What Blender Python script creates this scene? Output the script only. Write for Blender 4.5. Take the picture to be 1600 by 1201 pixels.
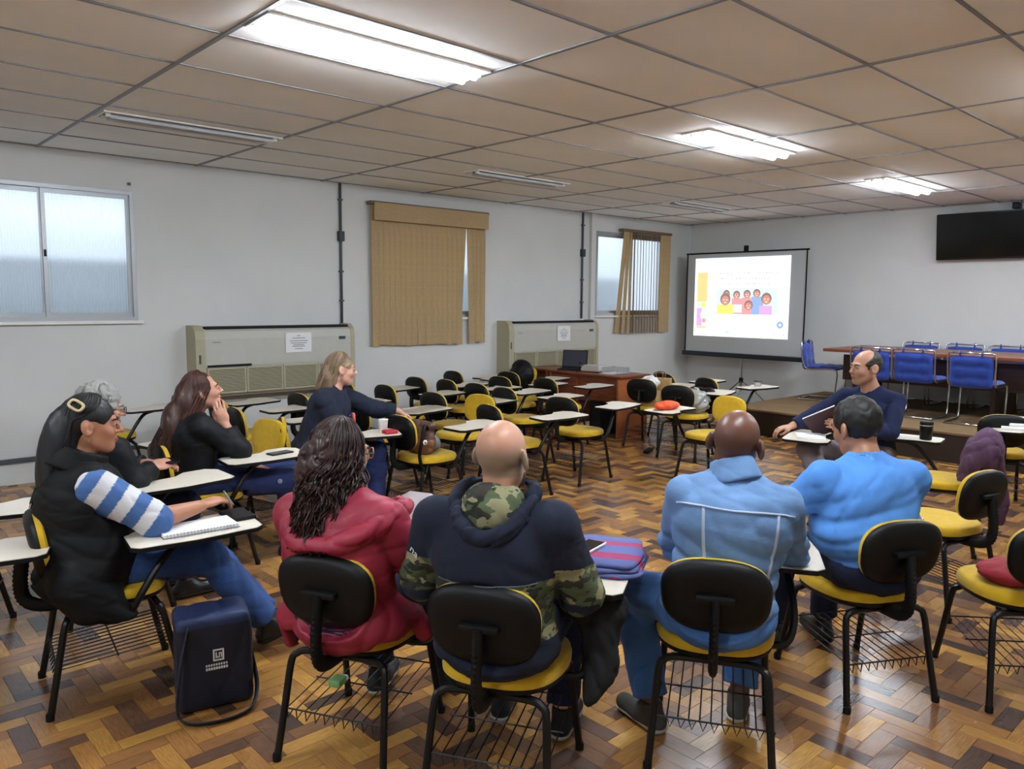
import bpy, bmesh, math, random
import numpy as np
from mathutils import Vector, Matrix, Euler

for o in list(bpy.data.objects): bpy.data.objects.remove(o, do_unlink=True)
S = bpy.context.scene
COL = S.collection
random.seed(7); RNG = np.random.default_rng(7)

# ------------------------------------------------------------------ camera
cam = bpy.data.cameras.new('camera'); cam_o = bpy.data.objects.new('camera', cam); COL.objects.link(cam_o)
cam.sensor_width = 36.0; cam.sensor_fit = 'HORIZONTAL'; cam.lens = 1221.36 / 1600 * 36; cam.clip_start = 0.05
_r = Vector((0.73600247, -0.67692752, 0.00833601)); _u = Vector((0.06636363, 0.08439843, 0.99421968)); _f = Vector((0.67371821, 0.73119494, -0.10704082))
M = Matrix(((_r.x, _u.x, -_f.x, 0), (_r.y, _u.y, -_f.y, 0), (_r.z, _u.z, -_f.z, 1.65), (0, 0, 0, 1)))
cam_o.matrix_world = M
S.camera = cam_o
# ------------------------------------------------------------------ world, exposure
W = bpy.data.worlds.new('overcast_sky'); S.world = W; W.use_nodes = True
W.node_tree.nodes['Background'].inputs[0].default_value = (0.80, 0.90, 1.0, 1)
W.node_tree.nodes['Background'].inputs[1].default_value = 0.25
vs = S.view_settings
vs.view_transform = 'Standard'; vs.look = 'None'; vs.gamma = 1.0; vs.use_curve_mapping = False
vs.exposure = 2.62
LAMP = 16.0          # emission strength of a lit fluorescent tube

# room dimensions
WY, LX, ZC = 7.942, 11.473, 2.946
X0, Y0 = -3.2, -3.4

# ------------------------------------------------------------------ helpers
def lin(c):
    if isinstance(c, str):
        c = [int(c[i:i+2], 16) / 255 for i in (0, 2, 4)]
    return tuple(((v + 0.055) / 1.055) ** 2.4 if v > 0.04045 else v / 12.92 for v in c) + (1.0,)
def nd(nt, t, **k):
    n = nt.nodes.new(t)
    for a, b in k.items(): setattr(n, a, b)
    return n
MATS = {}
def mat(name, col='808080', rough=0.6, metal=0.0, var=0.0, vscale=8.0, bump=0.0, bscale=60.0, emit=0.0, attr=None,
        spec=0.5, coat=0.0, sheen=0.0, trans=0.0, alpha=1.0, sss=0.0):
    if name in MATS: return MATS[name]
    m = bpy.data.materials.new(name); m.use_nodes = True; nt = m.node_tree; L = nt.links
    b = nt.nodes['Principled BSDF']; c = lin(col)
    b.inputs['Base Color'].default_value = c; b.inputs['Roughness'].default_value = rough
    b.inputs['Metallic'].default_value = metal; b.inputs['Specular IOR Level'].default_value = spec
    b.inputs['Coat Weight'].default_value = coat; b.inputs['Sheen Weight'].default_value = sheen
    b.inputs['Transmission Weight'].default_value = trans; b.inputs['Alpha'].default_value = alpha
    if sss: b.inputs['Subsurface Weight'].default_value = sss; b.inputs['Subsurface Radius'].default_value = (0.012, 0.005, 0.003)
    if emit:
        b.inputs['Emission Color'].default_value = c; b.inputs['Emission Strength'].default_value = emit
    src = None
    if attr:
        a = nd(nt, 'ShaderNodeAttribute', attribute_name=attr); src = a.outputs['Color']
    if var or bump:
        tc = nd(nt, 'ShaderNodeTexCoord')
    if var:
        n = nd(nt, 'ShaderNodeTexNoise'); n.inputs['Scale'].default_value = vscale; n.inputs['Detail'].default_value = 4
        L.new(tc.outputs['Object'], n.inputs['Vector'])
        mr = nd(nt, 'ShaderNodeMapRange'); mr.inputs['From Min'].default_value = 0.3; mr.inputs['From Max'].default_value = 0.7
        mr.inputs['To Min'].default_value = 1 - var; mr.inputs['To Max'].default_value = 1 + var * 0.6
        L.new(n.outputs['Fac'], mr.inputs['Value'])
        mx = nd(nt, 'ShaderNodeVectorMath', operation='SCALE')
        if src: L.new(src, mx.inputs[0])
        else: mx.inputs[0].default_value = c[:3]
        L.new(mr.outputs[0], mx.inputs['Scale']); src = mx.outputs[0]
    if src: L.new(src, b.inputs['Base Color'])
    if bump:
        n2 = nd(nt, 'ShaderNodeTexNoise'); n2.inputs['Scale'].default_value = bscale; n2.inputs['Detail'].default_value = 5
        L.new(tc.outputs['Object'], n2.inputs['Vector'])
        bp = nd(nt, 'ShaderNodeBump'); bp.inputs['Strength'].default_value = bump; bp.inputs['Distance'].default_value = 0.01
        L.new(n2.outputs['Fac'], bp.inputs['Height']); L.new(bp.outputs[0], b.inputs['Normal'])
    MATS[name] = m
    return m

def link(name, me, mats, parent=None, smooth=False):
    o = bpy.data.objects.new(name, me); COL.objects.link(o)
    if mats is not None:
        if not isinstance(mats, (list, tuple)): mats = [mats]
        if not me.materials:
            for m in mats: me.materials.append(m)
    if parent is not None: o.parent = parent
    if smooth:
        me.polygons.foreach_set('use_smooth', [True] * len(me.polygons))
    return o
def thing(name, label, cat, loc=(0, 0, 0), rz=0.0, group=None, kind=None):
    o = bpy.data.objects.new(name, None); COL.objects.link(o); o.location = loc; o.rotation_euler = (0, 0, rz); o.empty_display_size = 0.05
    return tag(o, label, cat, group, kind)
def tag(o, label=None, cat=None, group=None, kind=None):
    if label: o['label'] = label
    if cat: o['category'] = cat
    if group: o['group'] = group
    if kind: o['kind'] = kind
    return o

class MB:
    """collects shapes for ONE mesh"""
    def __init__(s): s.v = []; s.f = []; s.mi = []; s.cur = 0
    def add(s, vs, fs):
        n = len(s.v); s.v += [tuple(v) for v in vs]; s.f += [tuple(i + n for i in f) for f in fs]; s.mi += [s.cur] * len(fs); return s
    def m(s, i): s.cur = i; return s
    def box(s, a, b, bev=0.0, R=None):
        x0, y0, z0 = a; x1, y1, z1 = b
        if bev <= 0:
            vs = [(x0, y0, z0), (x1, y0, z0), (x1, y1, z0), (x0, y1, z0), (x0, y0, z1), (x1, y0, z1), (x1, y1, z1), (x0, y1, z1)]
            fs = [(0, 3, 2, 1), (4, 5, 6, 7), (0, 1, 5, 4), (1, 2, 6, 5), (2, 3, 7, 6), (3, 0, 4, 7)]
        else:
            bm = bmesh.new(); bmesh.ops.create_cube(bm, size=1)
            bmesh.ops.scale(bm, vec=(x1 - x0, y1 - y0, z1 - z0), verts=bm.verts)
            bmesh.ops.bevel(bm, geom=bm.edges[:], offset=bev, segments=2, affect='EDGES', profile=0.6)
            c = Vector(((x0 + x1) / 2, (y0 + y1) / 2, (z0 + z1) / 2)); bm.verts.index_update()
            vs = [v.co + c for v in bm.verts]; fs = [[v.index for v in f.verts] for f in bm.faces]; bm.free()
        if R is not None: vs = [R @ Vector(v) for v in vs]
        return s.add(vs, fs)
    def prism(s, poly, z0, z1, R=None, cap=True):
        n = len(poly); vs = [(x, y, z0) for x, y in poly] + [(x, y, z1) for x, y in poly]
        fs = [(i, (i + 1) % n, n + (i + 1) % n, n + i) for i in range(n)]
        if cap: fs += [tuple(range(n - 1, -1, -1)), tuple(range(n, 2 * n))]
        if R is not None: vs = [R @ Vector(v) for v in vs]
        return s.add(vs, fs)
    def tube(s, pts, r, n=8, closed=False, flat=None):
        P = [Vector(p) for p in pts]; K = len(P); rs = r if isinstance(r, (list, tuple)) else [r] * K
        vs = []; up = None
        for i in range(K):
            t = ((P[(i + 1) % K] if (closed or i < K - 1) else P[i]) - (P[i - 1] if (closed or i > 0) else P[i]))
            t.normalize()
            if up is None:
                up = Vector((0, 0, 1)) if abs(t.z) < 0.9 else Vector((1, 0, 0))
            a = t.cross(up); 
            if a.length < 1e-5: a = t.orthogonal()
            a.normalize(); b = a.cross(t).normalized(); up = b
            for k in range(n):
                th = 2 * math.pi * k / n
                vs.append(P[i] + a * math.cos(th) * rs[i] * (flat[0] if flat else 1) + b * math.sin(th) * rs[i] * (flat[1] if flat else 1))
        fs = []
        for i in range(K if closed else K - 1):
            j = (i + 1) % K
            for k in range(n): fs.append((i * n + k, i * n + (k + 1) % n, j * n + (k + 1) % n, j * n + k))
        if not closed:
            fs += [tuple(range(n - 1, -1, -1)), tuple((K - 1) * n + k for k in range(n))]
        return s.add(vs, fs)
    def lathe(s, prof, c=(0, 0, 0), n=16, R=None):
        K = len(prof); vs = []
        for r, z in prof:
            for k in range(n): th = 2 * math.pi * k / n; vs.append(Vector((r * math.cos(th), r * math.sin(th), z)))
        if R is not None: vs = [R @ v for v in vs]
        vs = [v + Vector(c) for v in vs]
        fs = [(i * n + k, i * n + (k + 1) % n, (i + 1) * n + (k + 1) % n, (i + 1) * n + k) for i in range(K - 1) for k in range(n)]
        fs += [tuple(range(n - 1, -1, -1)), tuple((K - 1) * n + k for k in range(n))]
        return s.add(vs, fs)
    def pad(s, w, d, rings, n=36, e=2.6, R=None, shape=None):
        """stack of superellipse rings: rings = [(scale, z)...]"""
        out = []
        for k in range(n):
            th = 2 * math.pi * k / n; cx, cy = math.cos(th), math.sin(th)
            x = math.copysign(abs(cx) ** (2 / e), cx) * w / 2; y = math.copysign(abs(cy) ** (2 / e), cy) * d / 2
            if shape: x, y = shape(x, y)
            out.append((x, y))
        vs = [Vector((x * sc, y * sc, z)) for sc, z in rings for x, y in out]
        K = len(rings)
        fs = [(i * n + k, i * n + (k + 1) % n, (i + 1) * n + (k + 1) % n, (i + 1) * n + k) for i in range(K - 1) for k in range(n)]
        fs += [tuple(range(n - 1, -1, -1)), tuple((K - 1) * n + k for k in range(n))]
        if R is not None: vs = [R @ v for v in vs]
        return s.add(vs, fs)
    def mesh(s, name, smooth=False):
        me = bpy.data.meshes.new(name); me.from_pydata(s.v, [], s.f); me.polygons.foreach_set('material_index', s.mi)
        if smooth: me.polygons.foreach_set('use_smooth', [True] * len(s.f))
        me.update(); return me
    def build(s, name, mats, parent=None, smooth=False):
        return link(name, s.mesh(name, smooth), mats, parent)
def autosmooth(o, ang=35):
    me = o.data
    try:
        me.set_sharp_from_angle(angle=math.radians(ang))
    except Exception: pass
def structure(o): o['kind'] = 'structure'; return o
def bez(pts, n=6):
    """Catmull-Rom smoothing of a polyline"""
    P = [Vector(p) for p in pts]; P = [2 * P[0] - P[1]] + P + [2 * P[-1] - P[-2]]; out = []
    for i in range(1, len(P) - 2):
        for k in range(n):
            t = k / n
            out.append(0.5 * ((2 * P[i]) + (-P[i-1] + P[i+1]) * t + (2 * P[i-1] - 5 * P[i] + 4 * P[i+1] - P[i+2]) * t * t + (-P[i-1] + 3 * P[i] - 3 * P[i+1] + P[i+2]) * t ** 3))
    out.append(P[-2]); return out
def text_mesh(txt, size, name='lettering'):
    cu = bpy.data.curves.new(name, 'FONT'); cu.body = txt; cu.size = size; cu.extrude = 0.0006; cu.align_x = 'CENTER'; cu.align_y = 'CENTER'
    o = bpy.data.objects.new(name, cu); COL.objects.link(o)
    dg = bpy.context.evaluated_depsgraph_get(); dg.update()
    me = bpy.data.meshes.new_from_object(o.evaluated_get(dg)); bpy.data.objects.remove(o); return me

# ------------------------------------------------------------------ materials
M_wall = mat('painted_wall', 'd6d7d5', 0.75, var=0.05, vscale=1.3, bump=0.06, bscale=35)
M_ceil = mat('ceiling_board', 'f2f1ef', 0.85, var=0.06, vscale=1.1, bump=0.05, bscale=80)
M_rail = mat('grey_metal_rail', '85888c', 0.5, 0.3)
M_white = mat('white_enamel', 'e6e6e2', 0.45)
M_black = mat('black_plastic', '090a0b', 0.5, var=0.1, vscale=5, spec=0.3)
M_blackm = mat('black_steel', '090909', 0.42, 0.0, spec=0.4)
M_rubber = mat('black_rubber', '070708', 0.6, spec=0.3)
M_yellow = mat('yellow_fabric', 'cda606', 0.85, var=0.1, vscale=30, bump=0.25, bscale=420, sheen=0.2)
M_cream = mat('cream_laminate', 'd6cdbd', 0.4, var=0.03, vscale=20)
M_alu = mat('aluminium', 'a9acae', 0.4, 0.75)
M_chrome = mat('chrome', 'd8d9da', 0.14, 1.0)
M_ac = mat('ac_grey_panel', 'bcbbb2', 0.5, var=0.03)
M_acb = mat('ac_beige_plastic', 'b0a98e', 0.5, var=0.04)
M_dark = mat('dark_void', '0a0a0a', 0.8)
M_grey = mat('grey_paint', '4c5054', 0.5)
M_paper = mat('white_paper', 'e9e9e9', 0.8)
M_ink = mat('dark_ink', '2b2b2e', 0.8)
M_tan = mat('tan_blind_fabric', 'd3b88c', 0.85, var=0.12, vscale=40, bump=0.2, bscale=300)
M_bluefab = mat('blue_fabric', '1c3f9e', 0.8, var=0.15, vscale=14, bump=0.3, bscale=260, sheen=0.3)
M_kraft = mat('kraft_paper', 'a78556', 0.8, var=0.1)
def emis(name, col, st):
    if name in MATS: return MATS[name]
    m = bpy.data.materials.new(name); m.use_nodes = True; nt = m.node_tree; nt.nodes.clear()
    e = nd(nt, 'ShaderNodeEmission'); e.inputs[0].default_value = lin(col); e.inputs[1].default_value = st
    o = nd(nt, 'ShaderNodeOutputMaterial'); nt.links.new(e.outputs[0], o.inputs[0]); MATS[name] = m; return m
def wood(name, c1, c2, rough=0.3, scale=1.0):
    m = bpy.data.materials.new(name); m.use_nodes = True; nt = m.node_tree; L = nt.links; b = nt.nodes['Principled BSDF']
    tc = nd(nt, 'ShaderNodeTexCoord'); mp = nd(nt, 'ShaderNodeMapping'); mp.inputs['Scale'].default_value = (14 * scale, 1.5 * scale, 14 * scale)
    n = nd(nt, 'ShaderNodeTexNoise'); n.inputs['Scale'].default_value = 3; n.inputs['Detail'].default_value = 6
    cr = nd(nt, 'ShaderNodeValToRGB'); cr.color_ramp.elements[0].position = 0.3; cr.color_ramp.elements[1].position = 0.7
    cr.color_ramp.elements[0].color = lin(c1); cr.color_ramp.elements[1].color = lin(c2)
    L.new(tc.outputs['Object'], mp.inputs[0]); L.new(mp.outputs[0], n.inputs['Vector']); L.new(n.outputs['Fac'], cr.inputs[0]); L.new(cr.outputs[0], b.inputs['Base Color'])
    b.inputs['Roughness'].default_value = rough; return m
M_desk = wood('reddish_wood', '6e3520', '8a4a2c', 0.35)
M_desk2 = wood('orange_wood', '93522c', 'a8643a', 0.4)
M_darkwood = wood('dark_wood', '26160f', '38221a', 0.4)

def floor_mat():
    m = bpy.data.materials.new('varnished_parquet'); m.use_nodes = True; nt = m.node_tree; L = nt.links; b = nt.nodes['Principled BSDF']
    ge = nd(nt, 'ShaderNodeNewGeometry'); oi = nd(nt, 'ShaderNodeObjectInfo')
    ad = nd(nt, 'ShaderNodeMath', operation='ADD'); fr = nd(nt, 'ShaderNodeMath', operation='FRACT')
    L.new(ge.outputs['Random Per Island'], ad.inputs[0]); L.new(oi.outputs['Random'], ad.inputs[1]); L.new(ad.outputs[0], fr.inputs[0])
    cr = nd(nt, 'ShaderNodeValToRGB'); e = cr.color_ramp.elements
    e[0].color = lin('4d3a31'); e[1].color = lin('cf9c4c')
    for p, c in ((0.16, '61473a'), (0.28, '805a3c'), (0.52, '9d6d3f'), (0.8, 'b58343')): e.new(p).color = lin(c)
    L.new(fr.outputs[0], cr.inputs[0])
    uv = nd(nt, 'ShaderNodeUVMap'); mp = nd(nt, 'ShaderNodeMapping'); mp.inputs['Scale'].default_value = (2.2, 30, 1)
    cx = nd(nt, 'ShaderNodeCombineXYZ'); ml = nd(nt, 'ShaderNodeMath', operation='MULTIPLY'); ml.inputs[1].default_value = 37.0
    L.new(fr.outputs[0], ml.inputs[0]); L.new(ml.outputs[0], cx.inputs[0]); L.new(ml.outputs[0], cx.inputs[1]); L.new(cx.outputs[0], mp.inputs['Location'])
    L.new(uv.outputs[0], mp.inputs[0]); n = nd(nt, 'ShaderNodeTexNoise'); n.inputs['Scale'].default_value = 1.6; n.inputs['Detail'].default_value = 6
    L.new(mp.outputs[0], n.inputs['Vector'])
    mr = nd(nt, 'ShaderNodeMapRange'); mr.inputs['From Min'].default_value = 0.25; mr.inputs['From Max'].default_value = 0.75
    mr.inputs['To Min'].default_value = 0.6; mr.inputs['To Max'].default_value = 1.25; L.new(n.outputs['Fac'], mr.inputs[0])
    tc = nd(nt, 'ShaderNodeNewGeometry'); n3 = nd(nt, 'ShaderNodeTexNoise'); n3.inputs['Scale'].default_value = 0.9; n3.inputs['Detail'].default_value = 5
    L.new(tc.outputs['Position'], n3.inputs['Vector']); mr3 = nd(nt, 'ShaderNodeMapRange'); mr3.inputs['From Min'].default_value = 0.3; mr3.inputs['From Max'].default_value = 0.7
    mr3.inputs['To Min'].default_value = 0.78; mr3.inputs['To Max'].default_value = 1.1; L.new(n3.outputs['Fac'], mr3.inputs[0])
    mm = nd(nt, 'ShaderNodeMath', operation='MULTIPLY'); L.new(mr.outputs[0], mm.inputs[0]); L.new(mr3.outputs[0], mm.inputs[1])
    sc = nd(nt, 'ShaderNodeVectorMath', operation='SCALE'); L.new(cr.outputs[0], sc.inputs[0]); L.new(mm.outputs[0], sc.inputs['Scale']); L.new(sc.outputs[0], b.inputs['Base Color'])
    mr2 = nd(nt, 'ShaderNodeMapRange'); mr2.inputs['To Min'].default_value = 0.14; mr2.inputs['To Max'].default_value = 0.38; L.new(n3.outputs['Fac'], mr2.inputs[0]); L.new(mr2.outputs[0], b.inputs['Roughness'])
    bp = nd(nt, 'ShaderNodeBump'); bp.inputs['Strength'].default_value = 0.06; bp.inputs['Distance'].default_value = 0.01; L.new(n.outputs['Fac'], bp.inputs['Height']); L.new(bp.outputs[0], b.inputs['Normal'])
    return m
M_floor = floor_mat()

# ------------------------------------------------------------------ floor: herringbone parquet
structure(MB().box((X0, Y0, -0.12), (LX, WY, -0.006)).build('floor', mat('floor_screed', '6b4526', 0.9)))
floor = bpy.data.objects['floor']
PW, PL = 0.072, 0.216
def plank_geo(x, y, horiz, dz):
    g = 0.0002; b = 0.0007; l, w = (PL, PW) if horiz else (PW, PL)
    x0, x1, y0, y1 = x + g, x + l - g, y + g, y + w - g
    v = [(x0, y0, -0.006), (x1, y0, -0.006), (x1, y1, -0.006), (x0, y1, -0.006), (x0 + b, y0 + b, dz), (x1 - b, y0 + b, dz), (x1 - b, y1 - b, dz), (x0 + b, y1 - b, dz)]
    f = [(4, 5, 6, 7), (0, 1, 5, 4), (1, 2, 6, 5), (2, 3, 7, 6), (3, 0, 4, 7)]
    return v, f
def plank_mesh(planks, name):
    vs, fs, uvs = [], [], []
    for (x, y, hz, dz) in planks:
        v, f = plank_geo(x, y, hz, dz); n = len(vs); vs += v; fs += [tuple(i + n for i in q) for q in f]
        for q in f:
            for i in q:
                a, c = (v[i][0] - x) , (v[i][1] - y); uvs += [a / PL, c / PL] if hz else [c / PL, a / PL]
    me = bpy.data.meshes.new(name); me.from_pydata(vs, [], fs); l = me.uv_layers.new(name='UVMap'); l.data.foreach_set('uv', uvs); me.materials.append(M_floor); me.update(); return me
planks = []
n_ = 3
i0, i1 = int((Y0 + 1.0) / PW), int(WY / PW) + 1
for k in range(i0 - 4, i1 + 4):
    for m_ in range(-40, 60):
        hx, hy = (k + 2 * n_ * m_) * PW, k * PW
        planks.append((hx, hy, True)); planks.append(((k + n_ + 2 * n_ * m_) * PW, (k - n_ + 1) * PW, False))
def cam_xy(p):
    d = Vector(p) - Vector((0, 0, 1.65)); z = d.dot(_f)
    if z < 0.1: return None
    return 800 + 1221.36 * d.dot(_r) / z, 600.5 - 1221.36 * d.dot(_u) / z, z
sel, rest = [], []
for (x, y, hz) in planks:
    cx, cy = x + (PL if hz else PW) / 2, y + (PW if hz else PL) / 2
    if not (X0 + 0.2 < cx < 8.95 and -2.2 < cy < WY - 0.02) and not (8.9 <= cx < LX - 0.05 and 5.3 < cy < WY - 0.02): continue
    q = cam_xy((cx, cy, 0))
    if q and -10 < q[0] < 1610 and 620 < q[1] < 1215: sel.append((q[2], x, y, hz))
    else: rest.append((x, y, hz))
sel.sort(); near = sel[:300]; rest += [s[1:] for s in sel[300:]]
pmH = plank_mesh([(0, 0, True, 0.0)], 'floor_plank'); pmV = plank_mesh([(0, 0, False, 0.0)], 'floor_plank')
for _, x, y, hz in near:
    o = bpy.data.objects.new('floor_plank', pmH if hz else pmV); COL.objects.link(o); o.location = (x, y, -random.random() * 0.0006); o.parent = floor
o = bpy.data.objects.new('parquet_planks', plank_mesh([(x, y, hz, -random.random() * 0.0006) for x, y, hz in rest], 'parquet_planks')); COL.objects.link(o); o.parent = floor; o['kind'] = 'stuff'

# ------------------------------------------------------------------ ceiling
ceiling = structure(MB().box((X0, Y0, ZC + 0.03), (LX, WY, ZC + 0.15)).build('ceiling', M_dark))
gx0, gdx, gy0, gdy = 1.6728, 1.375, 3.9338, 0.66
lamps = [(1.685, 3.48, 1), (5.18, 3.46, 1), (8.41, 3.44, 1), (1.70, 6.06, 0), (5.14, 6.10, 0), (8.50, 6.10, 0),
         (1.673, 0.80, 1), (5.17, 0.80, 1), (8.40, 0.80, 1), (-1.80, 3.43, 1), (-1.80, 0.80, 1), (-1.80, 6.06, 0)]
LW, LL = 0.25, 1.34
tile_me = {}
for i in range(-4, 8):
    for j in range(-12, 7):
        xa, xb = max(gx0 + gdx * i, X0), min(gx0 + gdx * (i + 1), LX); ya, yb = max(gy0 + gdy * j, Y0), min(gy0 + gdy * (j + 1), WY)
        if xb - xa < 0.03 or yb - ya < 0.03: continue
        key = (round(xb - xa, 3), round(yb - ya, 3))
        if key not in tile_me:
            w, d = key[0] / 2 - 0.010, key[1] / 2 - 0.010
            b_ = MB(); b_.box((-w, -d, 0.0), (w, d, 0.016), 0.003); me = b_.mesh('ceiling_tile'); me.materials.append(M_ceil); tile_me[key] = me
        o = bpy.data.objects.new('ceiling_tile', tile_me[key]); COL.objects.link(o); o.parent = ceiling
        o.location = ((xa + xb) / 2, (ya + yb) / 2, ZC + random.uniform(0, 0.002)); o.rotation_euler = (random.uniform(-.004, .004), random.uniform(-.002, .002), 0)
for i in range(-4, 8):
    x = gx0 + gdx * i
    if X0 < x < LX: MB().box((x - 0.012, Y0, ZC - 0.006), (x + 0.012, WY, ZC + 0.02)).build('ceiling_rail', M_rail, ceiling)
for j in range(-12, 7):
    y = gy0 + gdy * j
    if Y0 < y < WY: MB().box((X0, y - 0.009, ZC - 0.004), (LX, y + 0.009, ZC + 0.018)).build('ceiling_rail', M_rail, ceiling)
M_tube = emis('lit_fluorescent_tube', 'eaf4ff', LAMP); M_refl = mat('lamp_reflector', 'f2f3f3', 0.3, 0.0); M_tubeoff = mat('unlit_tube', 'c9ccd0', 0.3)
LBL = {0: 'large lit recessed fluorescent light nearest the camera', 1: 'lit fluorescent ceiling light in the middle of the ceiling', 2: 'lit fluorescent ceiling light closest to the television',
       6: 'lit ceiling light just above the top right of the frame near the camera', 7: 'lit ceiling light off the right edge of the frame', 8: 'lit ceiling light off the right edge of the frame above the stage front', 9: 'lit ceiling light behind the camera on the left', 10: 'lit ceiling light behind the camera on the right', 11: 'unlit ceiling light behind the camera by the left wall',
       3: 'unlit recessed ceiling light above the frosted window', 4: 'unlit recessed ceiling light between the tan blind and the second air conditioner', 5: 'unlit recessed ceiling light nearest the projection screen corner'}
for n, (x, y, on) in enumerate(lamps):
    t = thing('ceiling_light', LBL.get(n, 'fluorescent ceiling light outside the picture frame'), 'ceiling light', (x, y, ZC), 0, 'fluorescent ceiling lights')
    fr = MB()
    for a, b in (((0, 0, -.012), (LL, .02, .012)), ((0, LW - .02, -.012), (LL, LW, .012)), ((0, .02, -.012), (.02, LW - .02, .012)), ((LL - .02, .02, -.012), (LL, LW - .02, .012))): fr.box(a, b)
    fr.build('frame', M_white, t)
    tr = MB(); z = -0.006
    tr.add([(.02, .02, z), (LL - .02, .02, z), (LL - .02, LW / 2 - .03, z + .004), (.02, LW / 2 - .03, z + .004), (.02, LW - .02, z), (LL - .02, LW - .02, z), (LL - .02, LW / 2 + .03, z + .004), (.02, LW / 2 + .03, z + .004)],
           [(0, 1, 2, 3), (3, 2, 6, 7), (7, 6, 5, 4)])
    tr.build('reflector', M_refl if on else M_rail, t)
    for yy in (0.07, LW - 0.07):
        tb = MB().tube([(.06, yy, -.026), (LL - .06, yy, -.026)], 0.026 if on else 0.014, 10).build('tube', M_tube if on else M_tubeoff, t)
        for xx in (.03, LL - .06): MB().box((xx, yy - .016, -.030), (xx + .03, yy + .016, -.004)).build('tube_holder', M_white, t)

# ------------------------------------------------------------------ walls and windows
def wall_with_holes(name, xa, xb, y0, y1, holes):
    b = MB(); xs = xa
    for (h0, h1, z0, z1) in holes:
        b.box((xs, y0, -0.1), (h0, y1, ZC + 0.1)); b.box((h0, y0, -0.1), (h1, y1, z0)); b.box((h0, y0, z1), (h1, y1, ZC + 0.1)); xs = h1
    b.box((xs, y0, -0.1), (xb, y1, ZC + 0.1)); return structure(b.build(name, M_wall))
wins = [(0.16, 2.445, 1.43, 2.635), (5.12, 6.66, 1.43, 2.635), (9.02, 10.70, 1.43, 2.70)]
wall_with_holes('wall_left', X0, LX, WY, WY + 0.16, wins)
structure(MB().box((LX, Y0, -0.1), (LX + .15, WY + .16, ZC + .1)).build('wall_far', M_wall))
structure(MB().box((X0, Y0 - .15, -0.1), (LX + .15, Y0, ZC + .1)).build('wall_right', M_wall))
structure(MB().box((X0 - .15, Y0 - .15, -0.1), (X0, WY + .16, ZC + .1)).build('wall_back', M_wall))
MB().box((8.86, WY - 0.055, 0), (8.96, WY, ZC)).build('pilaster', M_wall, bpy.data.objects['wall_left'])
structure(MB().box((X0, WY + 1.7, -0.1), (LX, WY + 1.9, 2.05)).build('wall_outside', mat('grey_block_wall', '8d9296', 0.9, var=0.2, vscale=2.0)))
def fluted_glass():
    m = bpy.data.materials.new('fluted_frosted_glass'); m.use_nodes = True; nt = m.node_tree; nt.nodes.clear(); L = nt.links
    t = nd(nt, 'ShaderNodeBsdfTranslucent'); t.inputs[0].default_value = (0.80, 0.86, 0.92, 1)
    r = nd(nt, 'ShaderNodeBsdfRefraction'); r.inputs['Roughness'].default_value = 0.5; r.inputs['IOR'].default_value = 1.12; r.inputs[0].default_value = (0.85, 0.9, 0.95, 1)
    g = nd(nt, 'ShaderNodeBsdfGlossy'); g.inputs['Roughness'].default_value = 0.15
    a = nd(nt, 'ShaderNodeMixShader'); a.inputs[0].default_value = 0.45; L.new(t.outputs[0], a.inputs[1]); L.new(r.outputs[0], a.inputs[2])
    b = nd(nt, 'ShaderNodeMixShader'); b.inputs[0].default_value = 0.07; L.new(a.outputs[0], b.inputs[1]); L.new(g.outputs[0], b.inputs[2])
    o = nd(nt, 'ShaderNodeOutputMaterial'); L.new(b.outputs[0], o.inputs[0]); return m
M_glass = fluted_glass()
def window(n, hole, sashes):
    x0, x1, z0, z1 = hole; t = bpy.data.objects.new('window_%d' % n, None); COL.objects.link(t); structure(t)
    f = MB(); y0, y1 = WY - 0.012, WY + 0.06
    for a, b in (((x0, y0, z0), (x1, y1, z0 + .035)), ((x0, y0, z1 - .035), (x1, y1, z1)), ((x0, y0, z0 + .035), (x0 + .035, y1, z1 - .035)), ((x1 - .035, y0, z0 + .035), (x1, y1, z1 - .035))): f.box(a, b)
    f.build('window_frame', M_alu, t)
    MB().box((x0 - .04, WY - 0.045, z0 - .03), (x1 + .04, WY + .01, z0), .004).build('window_sill', M_white, t)
    for k, (a, b) in enumerate(sashes):
        yy = WY + (0.012 if k % 2 else 0.032); s = MB(); w = .034
        for p, q in (((a, yy, z0 + .035), (b, yy + .02, z0 + .075)), ((a, yy, z1 - .075), (b, yy + .02, z1 - .035)), ((a, yy, z0 + .075), (a + w, yy + .02, z1 - .075)), ((b - w, yy, z0 + .075), (b, yy + .02, z1 - .075))): s.box(p, q)
        so = s.build('sash', M_alu, t)
        g = MB(); nx = int((b - a - 2 * w) / 0.006); vs = []
        for i in range(nx + 1):
            xx = a + w + (b - a - 2 * w) * i / nx; dy = 0.0045 * math.sin(i * math.pi / 2)
            vs += [(xx, yy + .008 + dy, z0 + .075), (xx, yy + .008 + dy, z1 - .075)]
        g.add(vs, [(2 * i, 2 * i + 2, 2 * i + 3, 2 * i + 1) for i in range(nx)]); g.build('pane', M_glass, so, smooth=True)
        if k % 2: MB().box((a + .008, yy - .012, (z0 + z1) / 2 - .03), (a + .026, yy, (z0 + z1) / 2 + .03), .003).build('latch', M_dark, so)
window(1, wins[0], [(0.195, 0.95), (0.92, 1.70), (1.68, 2.41)][1:] + [])
MB().box((0.195, WY + .02, 1.47), (0.925, WY + .05, 2.60)).build('fixed_panel', M_alu, bpy.data.objects['window_1'])
window(2, wins[1], [(5.155, 5.92), (5.88, 6.625)])
window(3, wins[2], [(9.055, 9.90), (9.86, 10.665)])

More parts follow.
